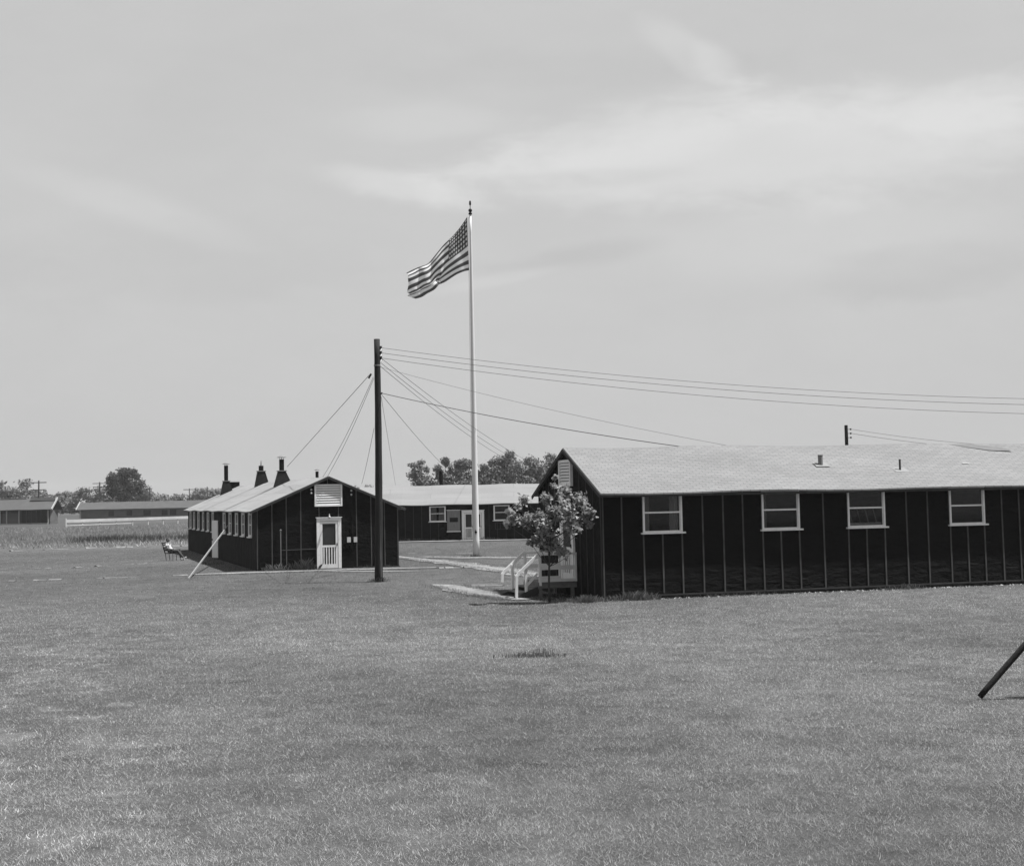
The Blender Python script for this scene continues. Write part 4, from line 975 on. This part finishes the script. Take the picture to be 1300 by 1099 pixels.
T = [(-18.4, 11.6, 8.6, 1, 'ragged tree with thin twiggy top, leftmost of the trees beyond the hut'),
     (-13.8, 12.0, 7.2, 1, 'open crowned tree just left of the flagpole beyond the hut'),
     (-9.9, 11.3, 7.6, 0, 'bushy tree whose crown passes behind the flagpole'),
     (-5.0, 11.4, 7.5, 0, 'bushy tree just right of the flagpole beyond the hut'),
     (-.8, 12.9, 9.6, 0, 'tallest broad tree right of the flagpole beyond the hut'),
     (4.0, 11.6, 8.6, 0, 'rounded tree between the tallest tree and the long hut gable'),
     (8.4, 12.2, 8.5, 0, 'tree half hidden behind the long hut gable')]
for i, (x, h, w, op, lb) in enumerate(T):
    big_tree('field_tree', x, 300 + (i * 37 % 9), h, w, 30 + i, lb, n=5600 if op else 8000, size=.25, tone=(.09, .19), group=gt, open_=op, low=.05)  # leaf tone raised: part of the distance haze is put into the colour
# distant woods: one mass each
def wood(name, x0, x1, y, hfun, n, size, seed, label, tone=(.09, .18)):  # default tone is pale, adding to the thin haze by colour
    g = np.random.default_rng(seed); bl = []
    x = x0
    while x < x1:
        h = hfun(x) * g.uniform(.90, 1.06); w = g.uniform(4, 8)
        for k in range(4): bl.append((x + g.uniform(-2, 2), y + g.uniform(-8, 8), h * (.25 + .2 * k), w * .55, w * .6, h * .16))
        x += w * .40
    v, tn = leaf_cloud(bl, n, size * .8, seed, tone, shell=.2); o = fast_mesh(name, v, 4, 'farleaf', None, tn); tag(o, label, 'wood', kind='stuff'); return o
wood('distant_wood', -215, -126, 520, lambda x: 9.8 + 1.3 * math.sin(x * .13) + (2.5 if x < -172 else 0), 40000, .62, 51, 'long low line of trees behind the far left huts')
wood('distant_wood', -146, -70, 560, lambda x: 8.2 + 1.2 * math.sin(x * .21), 22000, .6, 52, 'lower tree line between the round tree and the gable hut')
wood('distant_wood', -70, 70, 600, lambda x: 8.0 + 1.8 * math.sin(x * .17) + (1.2 if -58 < x < -40 else 0), 26000, .7, 53, 'faint far tree line seen past the utility pole')
wood('distant_wood', 70, 330, 620, lambda x: 8.0 + 1.5 * math.sin(x * .11), 20000, .9, 54, 'far tree line hidden behind the long hut')

# young tree by the stair
def young_tree():
    o = empty('young_tree', (.94, 42.23, 0), 0, 'young leafy tree on a thin dark trunk in front of the hut stair', 'tree')
    P = [(708.4, 607, 5), (706, 618, 6), (668, 634, 9), (661, 644, 7), (655, 659, 11), (645, 665, 6), (672, 661, 12), (697, 634, 11), (722, 625, 12), (738.7, 638, 15), (748, 654, 12), (754, 652, 6),
         (717.8, 650, 20), (693, 667, 17), (728, 671, 14), (684, 686, 11), (676, 690, 6), (705, 686, 14), (717.8, 701, 8), (720, 708, 5), (712, 700, 9), (697, 694, 10), (650, 650, 7), (752, 668, 6), (735, 664, 9), (703, 650, 10), (716, 630, 9), (686, 655, 9)]
    g = random.Random(4); bl = []
    for a, b, r in P: bl.append(((a - 698) / 45, g.uniform(-.35, .35), (764.5 - b) / 45, r / 45, r / 45 * 1.15, r / 45))
    v, tn = leaf_cloud(bl, 4600, .058, 77, (.12, .38), aspect=1.15, shell=.1); fast_mesh('crown', v, 4, 'leaf', o, tn)
    m = MB(); m.tube([(0, 0, -.1), (-.01, 0, .5), (.01, .01, 1.0), (.03, 0, 1.5), (.12, 0, 2.2), (.2, 0, 2.9), (.22, 0, 3.45)], [.036, .030, .027, .025, .020, .013, .005], 8)
    m.build('trunk', 'bark', o, smooth=True)
    m = MB()
    for b in bl[::1]:
        z0 = min(max(1.0, b[2] - .75), 2.4); x0 = .02 + max(0, z0 - 1.5) * .13
        m.tube([(x0, 0, z0), ((x0 + b[0]) / 2, b[1] * .5, z0 + (b[2] - z0) * .42), (b[0], b[1], b[2])], [.012, .009, .004], 5)
    m.build('branch', 'bark', o)
young_tree()

# weeds at the wall feet and the litter in the lawn
def weeds(name, cx, cy, w, d, h, n, seed, label, tone=(.03, .10), rot=0, wk=1.0):
    g = np.random.default_rng(seed); a = np.clip(g.normal(size=n), -1.7, 1.7) * w * .30; b = np.clip(g.normal(size=n), -1.7, 1.7) * d * .3
    x = cx + a * math.cos(rot) - b * math.sin(rot); y = cy + a * math.sin(rot) + b * math.cos(rot)
    az = g.random(n) * 2 * np.pi; hh = h * (.12 + .88 * g.random(n) ** 1.8) * np.exp(-(a / w) ** 2 * 2.2); ln = hh * g.random(n) * .9; la = g.random(n) * 2 * np.pi; ww = (.002 + .0038 * g.random(n)) * wk
    p0 = np.stack([x - np.cos(az) * ww, y - np.sin(az) * ww, np.full(n, -.02)], -1); p1 = np.stack([x + np.cos(az) * ww, y + np.sin(az) * ww, np.full(n, -.02)], -1)
    mx_ = np.stack([x + np.cos(la) * ln * .5, y + np.sin(la) * ln * .5, hh * .7], -1); p2 = np.stack([x + np.cos(la) * ln, y + np.sin(la) * ln, hh], -1)
    off = np.stack([np.cos(az) * ww * 1.6, np.sin(az) * ww * 1.6, 0 * ww], -1)
    v = np.stack([p0, p1, mx_ + off, p2], 1).reshape(-1, 3); tn = tone[0] + (tone[1] - tone[0]) * g.random(n)
    o = fast_mesh(name, v, 4, 'blade', None, tn); tag(o, label, 'weeds', kind='stuff' if w > 1.5 else None); return o
def loc(o, a, b): th = o.rotation_euler[2]; return (o.location.x + a * math.cos(th) - b * math.sin(th), o.location.y + a * math.sin(th) + b * math.cos(th))
weeds('weed_plant', *loc(LB, .75, -.45), 1.1, .5, .36, 200, 61, 'small light weed clump by the near left corner of the gable hut', (.08, .2))
weeds('weed_plant', *loc(LB, 2.0, -.45), 1.3, .6, .55, 380, 62, 'bushy weed clump left of the gable hut screen door', (.03, .10))
weeds('weed_plant', *loc(LB, 5.3, -.3), 2.0, .3, .16, 300, 63, 'low fringe of weeds right of the gable hut screen door', (.03, .10))
weeds('weed_plant', *loc(RB, -.5, -.15), 1.1, .5, .22, 800, 64, 'pale weeds at the near corner of the long hut', (.06, .18))
weeds('weed_plant', *loc(RB, .9, -.22), 1.3, .35, .30, 900, 65, 'spiky weeds under the first batten bays of the long hut', (.05, .17), rot=.28)
weeds('weed_plant', *loc(RB, 9.4, -.18), 1.6, .3, .2, 300, 66, 'low weeds below the third window of the long hut', (.05, .15), rot=.28)
weeds('weed_plant', .22, 27.9, 1.3, .5, .10, 420, 67, 'scruffy dark tuft of longer grass alone in mid lawn', (.07, .18))
weeds('weed_plant', .42, 28.05, .5, .1, .20, 60, 68, 'pale dry stalks beside the dark tuft in mid lawn', (.10, .2))
weeds('weed_plant', 1.9, 41.9, .6, .3, .10, 200, 69, 'low weeds at the foot of the young tree', (.03, .07))
weeds('weed_plant', -14.95, 74.0, 1.2, .5, .2, 100, 70, 'dark grass tuft on the lawn between the person and the plank', (.015, .04))
weeds('weed_plant', -5.0, 55.0, .8, .5, .22, 220, 71, 'ring of grass round the foot of the dark utility pole', (.03, .09))
weeds('weed_plant', -2.3, 76.9, 1.6, .6, .18, 160, 72, 'low grass round the foot of the flagpole', (.03, .08))
weeds('weed_plant', -2.2, 108.6, 4.5, .8, .28, 500, 73, 'weedy grass bank right of the far double door', (.04, .10))
weeds('weed_plant', -7.4, 108.6, 5.0, .8, .28, 500, 74, 'weedy grass bank left of the far double door', (.04, .10))
weeds('weed_plant', *loc(RB, 4.4, -.16), 5.0, .25, .12, 500, 76, 'thin weeds along the foot of the long hut under its first two windows', (.03, .12), rot=.28)
def rubble():
    g = random.Random(8); m = MB()
    for k in range(420):
        x = g.uniform(.2, 20); y = -.10 - abs(g.gauss(0, .07)); r = g.uniform(.02, .055); X, Y = loc(RB, x, y)
        i = len(m.v)
        for dx, dy, dz in ((1, 0, 0), (0, 1, 0), (-1, 0, 0), (0, -1, 0), (0, 0, 1)): m.v.append((X + dx * r * g.uniform(.6, 1.5), Y + dy * r, -.01 + dz * r * .8 + .0))
        for q_ in ((0, 1, 4), (1, 2, 4), (2, 3, 4), (3, 0, 4)): m.f.append(tuple(i + t for t in q_)); m.m.append(0 if g.random() < .7 else 1)
    o = m.build('rubble', ['stone', 'huttrim']); tag(o, 'loose dark and pale rubble along the foot of the long hut', 'rubble', kind='stuff')
rubble()

# ------------------------------------------------------------------ person in a chair
CH = empty('chair', (-18.45, 80.6, 0), R(-14), 'dark wooden chair on the lawn with a person reclining in it', 'chair')
MB().box(-.25, .24, -.23, .23, .36, .40).build('seat', 'chair', CH)
m = MB()
for y in (-.21, .21): m.beam((-.23, y, .38), (-.42, y, .98), .045, .045)
for z in (.55, .68, .81, .93): m.beam((-.28 - (z - .55) * .31, -.2, z), (-.28 - (z - .55) * .31, .2, z), .02, .07)
m.build('backrest', 'chair', CH)
for x, y in ((-.22, -.21), (-.22, .21), (.22, -.21), (.22, .21)): MB().beam((x, y, .37), (x + (.06 if x < 0 else 0), y, -.03), .022, .022).build('leg', 'chair', CH)
m = MB()
for y in (-.25, .25): m.beam((-.32, y, .62), (.20, y, .60), .05, .03); m.beam((.18, y, .37), (.18, y, .60), .03, .03)
m.build('armrest', 'chair', CH)

def limb(mb, pts, n=12): mb.tube([p[:3] for p in pts], [p[3] for p in pts], n); [mb.ball(p[:3], p[3], 8) for p in (pts[0], pts[-1])]
def voxel_body(name, m, matn, parent, vox):
    o = m.build(name, matn, parent); md = o.modifiers.new('skin_over', 'REMESH'); md.mode = 'VOXEL'; md.voxel_size = vox
    sm = o.modifiers.new('smooth', 'SMOOTH'); sm.iterations = 4; sm.factor = .5
    dg = bpy.context.evaluated_depsgraph_get(); me = bpy.data.meshes.new_from_object(o.evaluated_get(dg)); o.modifiers.clear(); o.data = me
    me.polygons.foreach_set('use_smooth', [True] * len(me.polygons)); me.materials.clear(); me.materials.append(M[matn]); return o
PE = empty('person', (-18.45, 80.6, .0), R(-14), 'person in white undershirt and dark trousers lounging with legs stretched out', 'person')
hip = (.02, 0, .50); ch = (-.17, 0, .84); nk = (-.20, 0, .97)
b = MB()
limb(b, [(.02, 0, .49, .125), (-.07, 0, .62, .118), (-.15, 0, .78, .135), (-.18, 0, .88, .115)])
for s in (-1, 1):
    limb(b, [(-.16, .07 * s, .80, .105), (-.19, .15 * s, .88, .072)]); limb(b, [(.02, .07 * s, .48, .10), (.05, .09 * s, .48, .095)])
b.tube([(-.19, 0, .90), (-.20, 0, .98), (-.185, 0, 1.03)], [.06, .052, .055], 10)
# head
b.ball((-.165, 0, 1.10), .088, 12, 1.18); b.ball((-.14, 0, 1.055), .062, 10, 1.0); b.tube([(-.082, 0, 1.11), (-.062, 0, 1.078), (-.085, 0, 1.068)], [.012, .017, .012], 8)
for s in (-1, 1): b.ball((-.17, .088 * s, 1.095), .022, 8, 1.5); b.ball((-.090, .032 * s, 1.118), .012, 8)
b.tube([(-.088, -.022, 1.040), (-.080, 0, 1.038), (-.088, .022, 1.040)], .008, 6)
hands = {}
for s in (-1, 1):
    sh = (-.19, .19 * s, .88); el = (-.05, .27 * s, .64); wr = (.15, .13 * s, .60)
    limb(b, [(*sh, .052), (-.12, .24 * s, .76, .046), (*el, .038), (.05, .205 * s, .615, .036), (*wr, .026)])
    pc = (.21, .10 * s, .60); limb(b, [(*wr, .026), (.19, .11 * s, .60, .034), (.225, .09 * s, .60, .034)])
    for k in range(4):
        oy = (.04 - .022 * k) * s; l = (.066, .074, .070, .055)[k]
        b.tube([(.225, .09 * s + oy, .605), (.225 + l * .55, .085 * s + oy * 1.15, .603), (.225 + l, .08 * s + oy * 1.2, .578)], [.0115, .0105, .009], 7)
    b.tube([(.185, .075 * s, .60), (.205, .045 * s, .598), (.235, .032 * s, .588)], [.013, .012, .010], 7)
legs = {1: ((.05, .09, .49), (.46, .13, .55), (.52, .12, .12)), -1: ((.05, -.09, .49), (.47, -.11, .50), (.80, -.12, .13))}
for s, (h_, k_, a_) in legs.items():
    mid = [(h_[i] + k_[i]) / 2 for i in range(3)]; calf = [k_[i] * .65 + a_[i] * .35 for i in range(3)]
    limb(b, [(*h_, .092), (*mid, .076), (*k_, .056), (*calf, .055), (*a_, .036)])
    d = (.15, 0, -.035) if s > 0 else (.10, 0, .09); limb(b, [(*a_, .036), (a_[0] + d[0] * .5, a_[1], a_[2] - .04 + d[2] * .3, .036), (a_[0] + d[0] * 1.25, a_[1], a_[2] - .05 + d[2], .026)])
voxel_body('body', b, 'skin', PE, .0075)
c = MB()
limb(c, [(.0, 0, .54, .133), (-.07, 0, .62, .128), (-.15, 0, .77, .140), (-.18, 0, .86, .095)])
for s in (-1, 1): limb(c, [(-.16, .07 * s, .80, .115), (-.19, .15 * s, .868, .072)]); limb(c, [(-.19, .18 * s, .87, .060), (-.15, .225 * s, .80, .057)])
voxel_body('undershirt', c, 'shirt', PE, .012)
c = MB(); limb(c, [(.03, 0, .49, .138), (-.02, 0, .54, .134)])
for s, (h_, k_, a_) in legs.items():
    mid = [(h_[i] + k_[i]) / 2 for i in range(3)]; calf = [k_[i] * .65 + a_[i] * .35 for i in range(3)]; low_ = [k_[i] * .12 + a_[i] * .88 for i in range(3)]
    limb(c, [(*h_, .104), (*mid, .088), (*k_, .070), (*calf, .069), (*low_, .058)])
voxel_body('trousers', c, 'trouser', PE, .012)
c = MB(); c.ball((-.178, 0, 1.122), .094, 12, 1.06); c.ball((-.21, 0, 1.08), .075, 10, 1.1)
h = voxel_body('hair', c, 'hair', PE, .012)
for s, (h_, k_, a_) in legs.items():
    d = (.15, 0, -.035) if s > 0 else (.10, 0, .09); c = MB()
    limb(c, [(a_[0] - .02, a_[1], a_[2] - .05, .046), (a_[0] + d[0] * .6, a_[1], a_[2] - .055 + d[2] * .4, .045), (a_[0] + d[0] * 1.35, a_[1], a_[2] - .06 + d[2], .036)])
    voxel_body('shoe', c, 'shoe', PE, .010)
